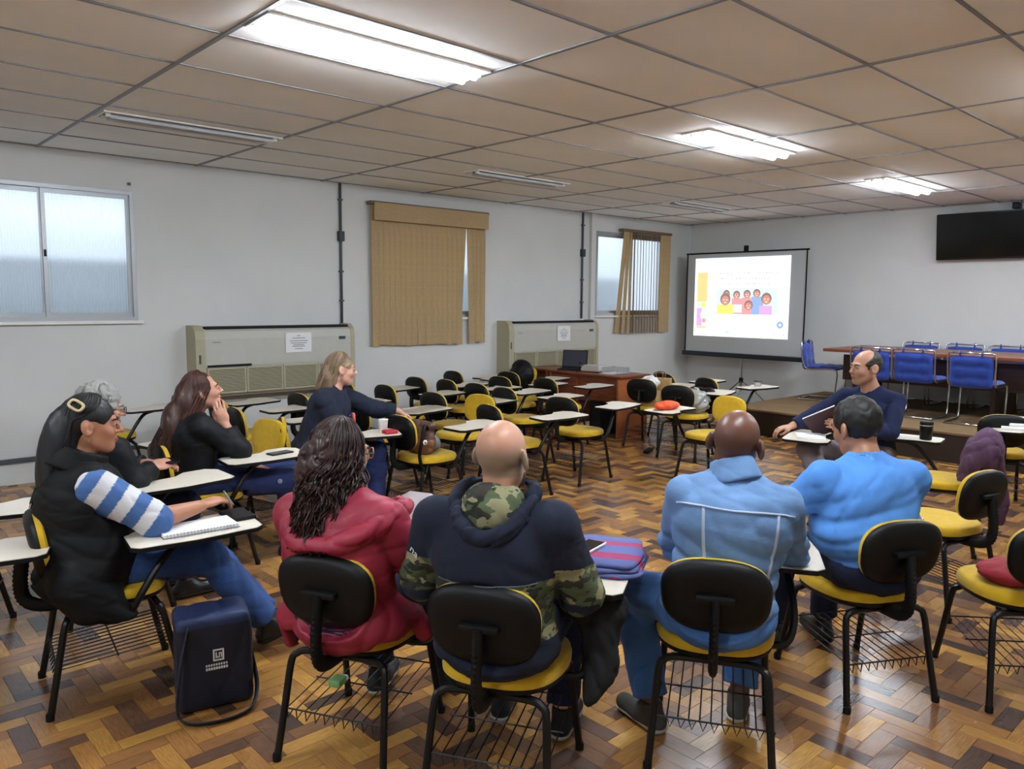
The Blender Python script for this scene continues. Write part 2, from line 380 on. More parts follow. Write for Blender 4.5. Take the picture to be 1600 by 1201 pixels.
# vertical blinds
def slat_mesh(w, h, name='slat'):
    b = MB(); n = 6; vs = []; 
    for side in (0, 1):
        for i in range(n + 1):
            u = i / n - 0.5; yy = 0.006 * (1 - (2 * u) ** 2) + side * 0.0015
            vs += [(u * w, yy, 0), (u * w, yy, -h)]
    o = 2 * (n + 1); fs = [(2 * i, 2 * i + 1, 2 * i + 3, 2 * i + 2) for i in range(n)] + [(o + 2 * i, o + 2 * i + 2, o + 2 * i + 3, o + 2 * i + 1) for i in range(n)]
    fs += [(0, o, o + 1, 1), (2 * n, 2 * n + 1, o + 2 * n + 1, o + 2 * n)]
    b.add(vs, fs); me = b.mesh(name, True); me.materials.append(M_tan); return me
def tan_mat():
    nt = M_tan.node_tree; L = nt.links; b = nt.nodes['Principled BSDF']; out = nt.nodes['Material Output']
    t = nd(nt, 'ShaderNodeBsdfTranslucent'); t.inputs[0].default_value = lin('cdb183'); mx = nd(nt, 'ShaderNodeMixShader'); mx.inputs[0].default_value = 0.35
    L.new(b.outputs[0], mx.inputs[1]); L.new(t.outputs[0], mx.inputs[2]); L.new(mx.outputs[0], out.inputs[0])
tan_mat()
t = thing('vertical_blind', 'closed tan vertical blind with uneven slats between the air conditioners', 'blind', (5.02, WY - 0.11, 2.76))
MB().box((-0.03, 0.0, -0.02), (1.77, 0.10, 0.02), .003).build('head_rail', mat('brown_rail', '6e5b42', 0.5), t)
MB().box((0.0, -0.03, -0.20), (1.735, -0.022, 0.0)).build('valance', M_tan, t)
sm = slat_mesh(0.093, 1.64)
for i in range(22):
    o = bpy.data.objects.new('slat', sm); COL.objects.link(o); o.parent = t; x = 0.045 + i * 0.0785
    rz = math.radians(random.uniform(-9, -3)); tilt = random.uniform(-.006, .006)
    if i == 8: tilt = 0.018
    if i == 9: tilt = -0.016
    if i == 17: tilt = -0.055
    if i == 18: tilt = 0.03
    if i in (18, 19): x += 0.012
    o.location = (x, 0.045, -0.02); o.rotation_euler = (0, -tilt, rz); o.scale = (1, 1, 1 + random.uniform(-.008, .012))
t = thing('vertical_blind', 'open tan vertical blind pushed aside over the far small window', 'blind', (9.52, WY - 0.11, 2.745))
MB().box((0.0, 0.0, -0.02), (1.26, 0.09, 0.02), .003).build('head_rail', mat('brown_rail'), t)
sm = slat_mesh(0.088, 1.58)
for i in range(17):
    o = bpy.data.objects.new('slat', sm); COL.objects.link(o); o.parent = t
    x = 0.06 + i * 0.072; rz = math.radians(40 + random.uniform(-3, 3)); tilt = 0
    if i < 4: tilt = 0.10 - i * 0.03; rz = math.radians(-10 + 12 * i)
    if i > 13: rz = math.radians(-30)
    o.location = (x + (0.06 if i < 4 else 0), 0.04, -0.02); o.rotation_euler = (0, tilt, rz)

# ------------------------------------------------------------------ air conditioners
def air_con(x, L, label, louvred_first):
    t = thing('air_conditioner', label, 'air conditioner', (x, WY, 0.64), 0, 'floor ceiling air conditioners')
    D, H = 0.25, 0.735
    prof = [(0, 0.02), (-0.20, 0.0), (-0.245, 0.03), (-D, 0.08), (-D, 0.60), (-0.235, 0.68), (-0.20, H - .02), (-0.17, H), (0, H)]
    def sect(b, xa, xb, pr):
        n = len(pr); vs = [(xa, y, z) for y, z in pr] + [(xb, y, z) for y, z in pr]
        b.add(vs, [(i, (i + 1) % n, n + (i + 1) % n, n + i) for i in range(n)] + [tuple(range(n)), tuple(range(2 * n - 1, n - 1, -1))])
    b = MB(); sect(b, 0.0, 0.095, prof); b.build('side_panel', M_acb, t); b = MB(); sect(b, L - .05, L, prof); b.build('side_panel', M_acb, t)
    b = MB(); sect(b, 0.095, L - .05, [(0, 0.03), (-0.20, 0.02), (-0.235, 0.05), (-0.235, 0.33), (-D + .004, 0.33), (-D + .004, 0.60), (-0.231, 0.675), (-0.20, H - .035), (0, H - .035)]); b.build('front_panel', M_ac, t)
    MB().box((0.11, -0.205, H - .045), (L - .065, -0.03, H - .012)).build('air_outlet', M_dark, t)
    gw = (L - .145 - .02) / 4
    for k in range(4):
        xa = 0.105 + k * gw; g = MB(); z0, z1 = 0.055, 0.315
        for p, q in (((xa, -.255, z0), (xa + gw - .006, -.236, z0 + .02)), ((xa, -.255, z1 - .02), (xa + gw - .006, -.236, z1)), ((xa, -.255, z0 + .02), (xa + .018, -.236, z1 - .02)), ((xa + gw - .024, -.255, z0 + .02), (xa + gw - .006, -.236, z1 - .02))): g.box(p, q)
        go = g.build('grille', M_acb, t)
        sl = MB(); nsl = 14
        for i in range(nsl):
            z = z0 + .024 + (z1 - z0 - .048) * (i + .5) / nsl; sl.box((xa + .018, -.252, z - .0045), (xa + gw - .024, -.240, z + .0045))
        sl.build('louvre', M_acb, go)
        MB().box((xa + .016, -.2375, z0 + .02), (xa + gw - .022, -.2365, z1 - .02)).build('grille_back', mat('grille_shadow_mesh', '4a4636', 0.8), go)
    if louvred_first: MB().box((0.11, -.2495, .322), (0.10 + gw * 1.15, -.244, .345)).build('open_flap_gap', M_dark, t)
    MB().box((L - .20, -D - .003, .565), (L - .12, -D + .006, .60), .003).build('display', mat('ac_display', '3b4652', 0.3), t)
    MB().box((0.028, -D - .003, .36), (.05, -D + .006, .45), .003).build('side_handle', M_grey, t)
    MB().box((0.17, -D - .002, .568), (.25, -D + .006, .572)).build('badge', M_grey, t)
    return t
air_con(2.89, 1.78, 'long beige wall air conditioner behind the long-haired woman', True)
air_con(7.03, 1.80, 'beige wall air conditioner beside the laptop desk', False)
def notice(x, z, w, h, label):
    t = thing('paper_notice', label, 'paper', (x, WY - 0.2535, z), 0, 'notices on the air conditioners')
    MB().box((-w / 2, -.0012, -h / 2), (w / 2, 0.0, h / 2)).build('sheet', M_paper, t)
    b = MB()
    for k, (a, ww) in enumerate(((.34, .12), (.22, .5), (.08, .7), (-.03, .62), (-.12, .42), (-.2, .5), (-.32, .3))): b.box((-w * ww / 2, -.0018, h * a - .004), (w * ww / 2, -.001, h * a + .004))
    b.build('printed_lines', mat('faded_print', '8d8d90', 0.8), t)
notice(3.98, 1.185, 0.30, 0.21, 'white printed notice taped on the nearer air conditioner')
notice(8.08, 1.19, 0.26, 0.21, 'white printed notice taped on the farther air conditioner')

# conduits
def conduit(x, zb, label):
    t = thing('wall_conduit', label, 'conduit', (x, WY, 0), 0, 'grey electrical conduits')
    MB().tube([(0, -.018, ZC), (0, -.018, zb)], 0.016, 10).build('pipe', M_grey, t, True)
    MB().box((-.035, -.05, 2.30), (.035, 0, 2.41), .005).build('junction_box', mat('dark_junction_box', '2a2e33', 0.5), t)
    for z in (1.62, 1.95, 2.75): MB().box((-.024, -.038, z), (.024, 0, z + .02)).build('clip', M_grey, t)
conduit(4.645, 1.37, 'vertical grey conduit running down to the nearer air conditioner')
conduit(8.70, 1.39, 'vertical grey conduit running down to the farther air conditioner')
t = thing('wall_trunking', 'low horizontal grey trunking running along the left wall', 'conduit', (X0, WY, .21))
MB().box((0, -.03, -.02), (2.665 + 3.2 + 1.1, 0, .02), .003).build('trunk', M_grey, t); MB().box((5.2, -.05, -.045), (5.29, 0, .05), .006).build('socket_box', M_grey, t)
MB().box((2.40, WY - .015, 2.69), (2.43, WY, 2.715), .003).build('cable_clip', M_grey, bpy.data.objects['wall_left'])

# ------------------------------------------------------------------ stage, screen, television
M_carpet = mat('brown_carpet', '7d6342', 0.95, var=0.12, vscale=3, bump=0.5, bscale=300)
st = MB().box((8.82, Y0 + .01, 0), (LX - .004, 5.44, 0.30)).build('stage', mat('dark_brown_board', '2c1c11', 0.6, var=0.15, vscale=4)); tag(st, 'low dark wooden stage topped with brown carpet along the far wall', 'stage')
MB().box((8.80, Y0 + .01, 0.295), (LX - .004, 5.455, 0.32), .006).build('carpet', M_carpet, st)
t = thing('projection_screen', 'white tripod projection screen showing a bright slide by the corner', 'projection screen', (11.0, 6.62, 0))
M_scr = mat('screen_fabric', 'b9bcbd', 0.9)
MB().box((0.0, -1.03, 0.83), (0.006, 1.05, 2.42)).build('screen_fabric', M_scr, t)
MB().tube([(0, -1.06, 2.43), (0, 1.07, 2.43)], .013, 8).build('top_bar', M_black, t)
MB().box((-.012, -1.04, .84), (.0, -1.025, 2.42)).build('border', M_black, t); MB().box((-.012, 1.035, .84), (.0, 1.05, 2.42)).build('border', M_black, t)
MB().box((-.04, -1.075, 0.77), (.04, 1.085, 0.845), .02).build('roller_case', mat('screen_case', '1b2229', 0.4), t)
MB().tube([(.045, 0, .25), (.045, 0, 2.52)], .014, 8).build('pole', M_chrome, t)
MB().box((.02, -.03, 2.44), (.07, .03, 2.53), .006).build('hook', M_black, t)
for a in (80, 200, 320):
    ca, sa = math.cos(math.radians(a)), math.sin(math.radians(a)); MB().tube([(.045, 0, .42), (.045 + .22 * ca, .22 * sa, .25), (.045 + .46 * ca, .46 * sa, .012)], .011, 6).build('leg', M_chrome, t)
MB().box((.02, -.025, .38), (.07, .025, .46), .005).build('leg_hub', M_black, t)
def E_(n, c, s=1.0): return emis('slide_' + n, c, s)
SL = 0.24
sl = MB(); sm_ = [E_('white', 'ffffff', SL), E_('orange', 'ecc888', SL), E_('sky', 'cbe6f4', SL), E_('skin', 'c98a76', SL), E_('hair', '8a7474', SL), E_('yellow', 'f2e877', SL), E_('purple', 'cfa6dd', SL), E_('blue', '8fabdc', SL), E_('text', 'b9b9b9', SL), E_('green', 'a6e6d0', SL), E_('red', 'e09a9c', SL), E_('topbar', 'dcecff', SL)]
# slide plane: u to the viewer's right (= -Y), v up; width 1.66, height 1.24
SU0, SV0, SWd, SHt = 0.885, 1.10, 1.665, 1.25
lay = [0.0]
def srect(i, u0, v0, u1, v1, d=None):
    lay[0] += 0.00008; x = -0.008 - lay[0] - 0.001 * (i > 0)
    sl.m(i); f = lambda u, v: (x, SU0 - u * SWd, SV0 + v * SHt)
    sl.add([f(u0, v0), f(u1, v0), f(u1, v1), f(u0, v1)], [(0, 1, 2, 3)])
def sdisc(i, u, v, ru, rv, n=18):
    lay[0] += 0.00008; x = -0.008 - lay[0] - 0.001; sl.m(i)
    sl.add([(x, SU0 - (u + ru * math.cos(2 * math.pi * k / n)) * SWd, SV0 + (v + rv * math.sin(2 * math.pi * k / n)) * SHt) for k in range(n)], [tuple(range(n))])
sl.m(0); sl.box((-.008, SU0 - SWd, SV0), (-.0002, SU0, SV0 + SHt))
srect(11, 0, .955, 1, 1); srect(1, .03, .10, .145, .82); srect(2, .03, .11, .145, .44); srect(6, .03, .13, .09, .36); sdisc(5, .105, .40, .028, .035); sdisc(0, .105, .27, .03, .06); sdisc(10, .115, .20, .022, .03); srect(1, .03, .10, .145, .125)
for k, v in enumerate((.80, .735, .67)):
    u = .26 + .04 * k
    while u < .92 - .06 * k:
        w = random.uniform(.004, .02); srect(8, u, v - .008, u + w, v + random.uniform(.0, .012)); u += w + random.uniform(.008, .03)
pu, pv, pw, ph = .25, .29, .64, .32
srect(2, pu, pv, pu + pw, pv + ph)
def kid(u, v, r, shirt, hair=4):
    sdisc(hair, u, v + r * .35, r * 1.12, r * 1.55); sdisc(3, u, v, r * .85, r * 1.25)
    for s_ in (-1, 1): sdisc(0, u + s_ * r * .32, v + r * .2, r * .14, r * .16)
    sdisc(0, u, v - r * .5, r * .3, r * .13)
for u, v, sh in ((.36, .53, 0), (.58, .53, 10), (.68, .54, 7), (.47, .52, 10)):
    srect(sh, pu + (u - .25) - .05, pv, pu + (u - .25) + .07, v - .03); kid(pu + (u - .25), v, .034, sh)
srect(5, .265, .29, .44, .41); kid(.35, .46, .05, 5); srect(6, .70, .29, .84, .40); kid(.78, .47, .047, 6); srect(0, .42, .31, .53, .41); kid(.60, .39, .04, 10); srect(7, .66, .29, .71, .42)
sdisc(7, .925, .17, .034, .044); sdisc(0, .925, .17, .012, .016); srect(9, .37, .05, .40, .075); srect(8, .86, .045, .875, .06); srect(8, .95, .045, .975, .055)
sl.build('projected_slide', sm_, t)

t = thing('television', 'black flat wall television mounted high above the stage', 'television', (LX - .12, 3.30, 2.53), 0)
R_ = Matrix.Rotation(math.radians(-7), 3, 'Y')
MB().box((-.03, -.64, -.30), (.03, .66, .30), .008, R_).build('casing', mat('tv_casing', '08090a', 0.3), t)
MB().box((-.0325, -.62, -.275), (-.029, .64, .285), 0, R_).build('screen', mat('tv_glass', '05070a', 0.12), t)
MB().box((.02, -.25, -.1), (.118, .25, .1)).build('wall_mount', M_black, t)
t = thing('security_camera', 'small dark camera bracket hanging below the ceiling above the television', 'camera', (11.35, 3.05, ZC))
MB().box((-.05, -.05, -.035), (.05, .05, -.001), .006).build('bracket', M_grey, t); MB().box((-.06, -.045, -.11), (.05, .045, -.035), .02).build('camera_body', M_black, t)

# ------------------------------------------------------------------ conference table and blue chairs on the stage
ZS = 0.32
t = thing('conference_table', 'long reddish wooden conference table on the stage', 'table', (9.95, 0.9, ZS))
MB().box((0, 0, .70), (1.2, 3.88, .74), .006).build('table_top', M_desk, t)
MB().box((.22, .2, .33), (.245, 3.7, .66)).build('modesty_panel', M_darkwood, t)
for y in (.25, 1.9, 3.5): MB().box((.18, y, 0), (1.0, y + .045, .70)).build('leg_panel', M_darkwood, t)
def tuft_pad(w, h, thk, name, mats, parent, M4):
    b = MB(); nx, ny = 16, 18; vs = []
    for side in (1, -1):
        for j in range(ny + 1):
            for i in range(nx + 1):
                u, v = i / nx * 2 - 1, j / ny * 2 - 1
                e = max(0, (1 - abs(u) ** 6)) ** .5 * max(0, (1 - abs(v) ** 6)) ** .5
                bulge = e * (0.75 + 0.25 * abs(math.cos(u * math.pi)) * abs(math.cos(v * 1.5 * math.pi)))
                for du in (-.5, .5):
                    for dv in (-.4, .4):
                        bulge -= 0.45 * math.exp(-((u - du) ** 2 + (v - dv) ** 2) / .02)
                rr = 1 - .06 * (abs(u) * abs(v)) ** 3
                vs.append((u * w / 2 * rr, side * thk / 2 * bulge, v * h / 2 * rr))
    n = (nx + 1) * (ny + 1); fs = []
    for j in range(ny):
        for i in range(nx):
            a = j * (nx + 1) + i; q = (a, a + 1, a + nx + 2, a + nx + 1); fs.append(q[::-1]); fs.append(tuple(n + k for k in q))
    b.add([M4 @ Vector(v) for v in vs], fs); return b.build(name, mats, parent, True)
BLUE = None
def blue_chair(x, y, heading, label):
    global BLUE
    rz = math.radians(heading - 90); t = thing('conference_chair', label, 'chair', (x, y, ZS), rz, 'blue chrome chairs on the stage')
    if BLUE is None:
        for s in (-1, 1):
            X = s * .235
            pts = bez([(X * .8, -.27, .80), (X, -.255, .77), (X, -.22, .52), (X, -.15, .43), (X, .12, .44), (X, .22, .41), (X, .215, .2), (X, .2, .045), (X, .12, .014), (X, -.27, .014)], 5)
            MB().tube(pts, .011, 8).build('frame_side', M_chrome, t, True)
        MB().tube([(-.188, -.27, .80), (.188, -.27, .80)], .011, 8).build('top_rail', M_chrome, t, True)
        MB().tube([(-.235, -.27, .014), (.235, -.27, .014)], .011, 8).build('floor_rail', M_chrome, t, True)
        MB().tube([(-.235, .2, .43), (.235, .2, .43)], .010, 8).build('front_rail', M_chrome, t, True)
        tuft_pad(.44, .36, .085, 'back_pad', M_bluefab, t, Matrix.Translation((0, -.235, .59)) @ Matrix.Rotation(math.radians(7), 4, 'X'))
        tuft_pad(.45, .43, .08, 'seat_pad', M_bluefab, t, Matrix.Translation((0, .03, .455)) @ Matrix.Rotation(math.radians(90), 4, 'X'))
        for s in (-1, 1): MB().tube([(s * .11, -.25, .74), (s * .11, -.275, .815), (s * .11, -.285, .77)], .012, 6, flat=(1.4, .6)).build('strap', M_bluefab, t, True)
        BLUE = t
    else:
        for c in BLUE.children:
            o = c.copy(); COL.objects.link(o); o.parent = t
blue_chair(10.45, 4.98, -80, 'blue padded chrome chair at the left end of the stage table')
blue_chair(9.78, 3.99, 2, 'blue padded chrome chair on the near table side, behind the speaker')
blue_chair(9.82, 3.50, -2, 'blue padded chrome chair on the near table side, with a tufted back')
blue_chair(9.72, 2.87, 0, 'blue padded chrome chair on the near table side, closest to the right edge')
blue_chair(11.14, 4.08, 182, 'blue padded chrome chair on the wall side, leftmost behind the table')
blue_chair(11.14, 3.55, 178, 'blue padded chrome chair on the wall side, middle behind the table')
blue_chair(11.14, 3.02, 180, 'blue padded chrome chair on the wall side, rightmost behind the table')

# ------------------------------------------------------------------ yellow tablet-arm chairs
def chair_meshes():
    D = {}
    sh = lambda x, y: (x * (1 - 0.10 * max(0, -y) / .2), y)
    b = MB(); b.pad(.43, .42, [(.95, .420), (1.0, .430), (1.005, .448), (.985, .464), (.93, .473), (.75, .476), (.4, .474), (.05, .473)], 40, 2.9, Matrix.Translation((0, .02, 0)), sh); D['seat_cushion'] = (b, M_yellow)
    b = MB(); b.pad(.43, .42, [(.55, .388), (.85, .396), (.985, .412), (1.0, .424), (.98, .427)], 40, 2.9, Matrix.Translation((0, .02, 0)), sh); D['seat_shell'] = (b, M_black)
    TB = Matrix.Translation((0, -.235, .655)) @ Matrix.Rotation(math.radians(100), 4, 'X')
    # pad local z points forward(+Y) after rotation: x->x, y->z
    TB = Matrix.Translation((0, -.235, .655)) @ Matrix.Rotation(math.radians(9), 4, 'X') @ Matrix(((1, 0, 0, 0), (0, 0, 1, 0), (0, 1, 0, 0), (0, 0, 0, 1)))
    def fl(b):  # mirrored basis flips winding
        b.f = [f[::-1] for f in b.f]; return b
    bs = lambda x, y: (x * (1 + 0.05 * y / .13), y + 0.0)
    b = MB(); b.pad(.365, .268, [(.99, .0), (1.0, .012), (.985, .026), (.93, .034), (.7, .036), (.3, .034), (.05, .033)], 40, 2.7, TB, bs); D['back_cushion'] = (fl(b), M_yellow)
    b = MB(); b.pad(.365, .268, [(.30, -.030), (.62, -.029), (.86, -.024), (.965, -.012), (1.01, .002), (1.005, .008)], 40, 2.7, TB, bs); D['back_shell'] = (fl(b), M_black)
    b = MB(); b.box((-.065, -.292, .648), (.065, -.258, .672), .008); D['back_bracket'] = (b, M_black)
    pts = bez([(0, -.280, .66), (0, -.292, .58), (0, -.300, .50), (0, -.288, .435), (0, -.24, .400), (0, -.16, .392), (0, -.06, .392)], 9)
    rs = [(.0275 if (k % 2 == 0) else .0235) if 6 < k < 30 else .026 for k in range(len(pts))]
    b = MB(); b.tube(pts, rs, 10, flat=(1.05, .62)); D['back_spine'] = (b, M_rubber)
    for i, (sx, sy) in enumerate(((-1, -1), (1, -1), (-1, 1), (1, 1))):
        yb = -.235 if sy < 0 else .265
        p = bez([(sx * .212, yb, .0), (sx * .200, yb * .86, .17), (sx * .188, yb * .72, .345), (sx * .170, yb * .66, .375), (sx * .13, yb * .63, .388), (0, yb * .62, .389)], 5)
        b = MB(); b.tube(p, .0135, 8); D['leg%d' % i] = (b, M_blackm)
        b = MB(); b.lathe([(.0155, 0.0), (.016, .02), (.0145, .028)], (sx * .212, yb, 0), 10); D['foot%d' % i] = (b, M_rubber)
    b = MB(); b.tube([(0, -.16, .385), (0, .17, .385)], .013, 8); b.box((-.09, -.12, .378), (.09, .12, .392)); D['seat_support'] = (b, M_blackm)
    b = MB(); r = .0028
    zz = lambda y: .185 + .03 * (y + .2) / .44
    for k in range(11):
        x = -.19 + .038 * k; b.tube([(x, .235, zz(.235)), (x, -.2, zz(-.2)), (x + .012, -.213, zz(-.2) - .028), (x + .026, -.2, zz(-.2))], r, 4)
    for y in (-.2, .015, .235): b.tube([(-.203, y, zz(y)), (.203, y, zz(y))], r * 1.2, 5)
    D['book_rack'] = (b, M_blackm)
    poly = [(.165, .055), (.355, .055), (.385, .085), (.385, .30), (.345, .55), (.315, .58), (.085, .58), (.03, .525), (.045, .40), (.12, .33), (.145, .22), (.135, .085)]
    b = MB(); b.prism(poly, .664, .681); b.cur = 1
    c = (.24, .31); p2 = [(c[0] + (x - c[0]) * .985, c[1] + (y - c[1]) * .99) for x, y in poly]; b.prism(p2, .681, .6835); b.mi = [1 if i >= len(poly) + 2 else 0 for i in range(len(b.f))]
    D['writing_tablet'] = (b, [M_black, M_cream])
    b = MB(); b.tube(bez([(.02, .05, .388), (.20, .05, .386), (.262, .065, .40), (.285, .10, .47), (.275, .17, .57), (.255, .24, .635), (.24, .32, .655)], 6), .0145, 8); b.box((.17, .22, .650), (.30, .42, .665)); D['tablet_arm'] = (b, M_blackm)
    out = {}
    for k, (b, m) in D.items():
        me = b.mesh(k.rstrip('0123'), True)
        for mm in (m if isinstance(m, list) else [m]): me.materials.append(mm)
        try: me.set_sharp_from_angle(angle=math.radians(40))
        except Exception: pass
        out[k] = me
    return out
CM = chair_meshes()
CHAIRS = {}
def chair(key, x, y, heading, label, group='yellow tablet-arm chairs', skip=()):
    t = thing('tablet_chair', label, 'chair', (x, y, 0), math.radians(heading - 90), group)
    leg = {}
    for k, me in CM.items():
        if k in skip: continue
        nm = k.rstrip('0123')
        par = t
        if nm == 'foot': par = leg[k[-1]]
        o = bpy.data.objects.new({'foot': 'foot_cap'}.get(nm, nm), me); COL.objects.link(o); o.parent = par
        if nm == 'leg': leg[k[-1]] = o
    CHAIRS[key] = (x, y, heading); return t
def L2W(key, lx, ly, z=0.0):
    x, y, h = CHAIRS[key]; a = math.radians(h); return (x + lx * math.sin(a) + ly * math.cos(a), y - lx * math.cos(a) + ly * math.sin(a), z)
def RZ(key): return math.radians(CHAIRS[key][2] - 90)
G_occ = 'occupied chairs in the circle'; G_row = 'empty chairs in the back rows'
chair('F1', .906, 3.526, -8, 'yellow and black tablet chair under the woman in the black vest', G_occ)
chair('F2', 1.49, 2.44, 29, 'yellow and black tablet chair under the woman in the red jacket', G_occ)
chair('F3', 1.71, 1.88, 31, 'yellow and black tablet chair under the man in the camouflage hoodie', G_occ)
chair('F4', 2.447, 1.536, 32, 'yellow and black tablet chair under the man in the denim jacket', G_occ)
chair('F5', 3.34, 1.387, 61, 'yellow and black tablet chair under the man in the blue t-shirt', G_occ)
chair('F12', 1.80, 4.78, -5, 'yellow and black tablet chair under the woman with long brown hair', G_occ)
chair('F11', 1.15, 4.42, 0, 'yellow and black tablet chair under the grey-haired person', G_occ)
chair('F13', 2.80, 5.16, -25, 'yellow and black tablet chair under the blonde woman', G_occ)
chair('F10', 5.78, 2.50, 188, 'yellow and black tablet chair under the man holding a folder', G_occ)
G_cir = 'empty chairs around the circle'
chair('F6', 4.60, 1.50, 74, 'empty yellow chair just behind the man in the blue t-shirt', G_cir, ('writing_tablet', 'tablet_arm'))
chair('F7', 3.80, .90, 42, 'yellow chair cut by the right edge with a red item on it', G_cir, ('writing_tablet', 'tablet_arm'))
chair('F8', 5.74, 1.86, 100, 'yellow chair with a purple jacket over its backrest', G_cir)
chair('F9', 7.20, 1.95, 25, 'empty yellow chair in front of the stage at the right edge', G_cir)
chair('F9b', 6.86, 1.30, 105, 'chair mostly outside the right edge whose cream tablet holds papers', G_cir)
chair('F14', 3.54, 4.84, 3, 'yellow chair beside the blonde woman with a brown bag on its seat', G_cir)
chair('Y1', 6.10, 3.92, 175, 'yellow chair turned to the camera behind the bald man in denim', G_cir)
chair('G1', 7.20, 5.47, 12, 'black-backed chair by the wooden desk carrying kraft bags', G_cir)
chair('G2', 6.97, 4.82, 12, 'black-backed chair carrying a clear plastic bag', G_cir)
chair('F15', .42, 4.50, -22, 'chair at the left edge with a cream tablet, farther one', G_cir)
chair('F15b', .22, 3.80, -20, 'chair at the left edge with a cream tablet, nearer one', G_cir)
rows = [('t230', 1.96, 7.38, 5, 'empty chair against the left wall behind the grey-haired person'),
        ('t385', 2.80, 7.22, 8, 'empty chair below the near air conditioner, left one'),
        ('t460', 2.90, 6.62, 0, 'empty chair below the near air conditioner, right one'),
        ('b425', 3.62, 6.57, 2, 'empty chair right behind the blonde woman, nearest the wall'),
        ('b402', 2.78, 5.98, -4, 'empty chair right behind the long-haired woman'),
        ('d', 3.75, 5.79, 2, 'empty chair whose tablet sits beside the blonde woman outstretched arm'),
        ('yb', 2.26, 5.22, 192, 'empty chair turned to the camera with its yellow backrest showing between two women'),
        ('a', 4.50, 7.30, 6, 'empty chair under the tan blind, leftmost of the wall row'),
        ('c', 4.63, 6.67, 0, 'empty chair under the tan blind, leftmost of the second row'),
        ('f', 5.35, 7.15, 2, 'empty chair under the tan blind, second in the wall row'),
        ('g', 5.45, 6.70, -3, 'empty chair in the second row, right of the tan blind'),
        ('h', 4.62, 5.86, 3, 'empty chair in the third row behind the chair with the brown bag'),
        ('i', 5.45, 6.22, 2, 'empty chair in the third row, left of the second air conditioner'),
        ('yl', 4.40, 5.42, 188, 'empty chair turned leftwards showing its yellow backrest above the bald head'),
        ('j', 4.45, 4.82, -8, 'empty chair half hidden by the head of the man in camouflage'),
        ('k', 6.14, 6.62, 2, 'empty chair in the second row before the second air conditioner'),
        ('l', 5.41, 5.72, -2, 'empty chair in the fourth row right of the bald head'),
        ('cc', 6.15, 7.48, 0, 'empty chair against the wall left of the second air conditioner'),
        ('m', 6.62, 7.02, 5, 'empty chair below the second air conditioner'),
        ('n', 6.42, 6.16, 0, 'empty chair right in front of the wooden desk'),
        ('E1', 5.30, 4.86, 6, 'empty chair standing clear in front of the back rows, seat fully visible'),
        ('bag', 6.90, 7.40, 200, 'chair beside the desk end carrying a black bag'),
        ('q', 7.97, 5.68, -4, 'empty chair behind the kraft bags by the side wall'),
        ('r', 7.90, 4.98, -15, 'empty chair near the screen tripod whose white tablet holds a jar')]
for k, x, y, h, lb in rows: chair(k, x, y, h, lb, G_row)

# ------------------------------------------------------------------ desk with laptop
t = thing('office_desk', 'reddish brown wooden desk near the second air conditioner', 'desk', (7.27, 5.98, 0))
MB().box((0, 0, .725), (.60, 1.22, .75), .004).build('desk_top', M_desk, t)
MB().box((.01, .03, 0), (.58, .055, .725)).build('side_panel', M_desk2, t); MB().box((.01, 1.165, 0), (.58, 1.19, .725)).build('side_panel', M_desk2, t)
MB().box((.05, .055, .40), (.07, 1.165, .725)).build('modesty_panel', M_desk, t)
MB().box((.012, .72, .1), (.5, 1.16, .70)).build('drawer_unit', M_desk, t)
t = thing('office_desk', 'second lower reddish desk section standing behind toward the wall', 'desk', (7.30, 7.24, 0))
MB().box((0, 0, .725), (.60, .42, .75), .004).build('desk_top', M_desk, t); MB().box((.01, .01, 0), (.58, .035, .725)).build('side_panel', M_desk2, t); MB().box((.01, .385, 0), (.58, .41, .725)).build('side_panel', M_desk2, t)
t = thing('computer_tower', 'black computer tower on the floor under the desk', 'computer', (7.48, 6.35, 0)); MB().box((-.22, -.1, 0), (.22, .1, .42), .008).build('case', M_black, t); MB().box((-.226, -.08, .03), (-.219, .08, .40), .003).build('front_bezel', M_dark, t)
t = thing('laptop', 'open black laptop on the wooden desk', 'laptop', (7.50, 6.98, .751), math.radians(-62))
MB().box((-.17, -.12, 0), (.17, .12, .02), .004).build('base', M_black, t)
R_ = Matrix.Translation((0, .118, .02)) @ Matrix.Rotation(math.radians(-14), 4, 'X')
MB().box((-.17, -.004, 0), (.17, .006, .235), .003, R_).build('lid', M_black, t); MB().box((-.155, -.0055, .018), (.155, -.004, .222), 0, R_).build('screen', mat('laptop_screen', '3c3c48', 0.2), t)
kb = MB()
for r in range(5):
    for c in range(14): kb.box((-.15 + c * .0216, -.085 + r * .03, .02), (-.133 + c * .0216, -.062 + r * .03, .0225))
kb.build('keys', M_dark, t)
t = thing('projector', 'small pale grey projector box with a cable on the desk', 'projector', (7.52, 6.62, .751), math.radians(12))
MB().box((-.11, -.13, .01), (.11, .13, .085), .012).build('body', mat('projector_shell', 'b6b4ae', 0.4), t); MB().lathe([(.03, 0), (.032, .012), (.022, .02)], (.112, .05, .048), 14, Matrix.Rotation(math.pi / 2, 3, 'Y')).build('lens', M_dark, t)
MB().tube(bez([(-.10, .1, .085), (-.16, .13, .12), (-.2, .05, .09), (-.24, .12, .006)], 6), .005, 6).build('cable', M_black, t)
t = thing('paper_stack', 'loose white papers and clear tray on the desk', 'paper', (7.55, 6.30, .751)); MB().box((-.15, -.1, 0), (.11, .12, .006)).build('sheet', M_paper, t); MB().box((-.1, -.13, .006), (.14, .09, .009)).build('sheet', M_paper, t)
M_clear = mat('clear_plastic', 'dfe3e6', 0.12, trans=0.85, alpha=0.55)
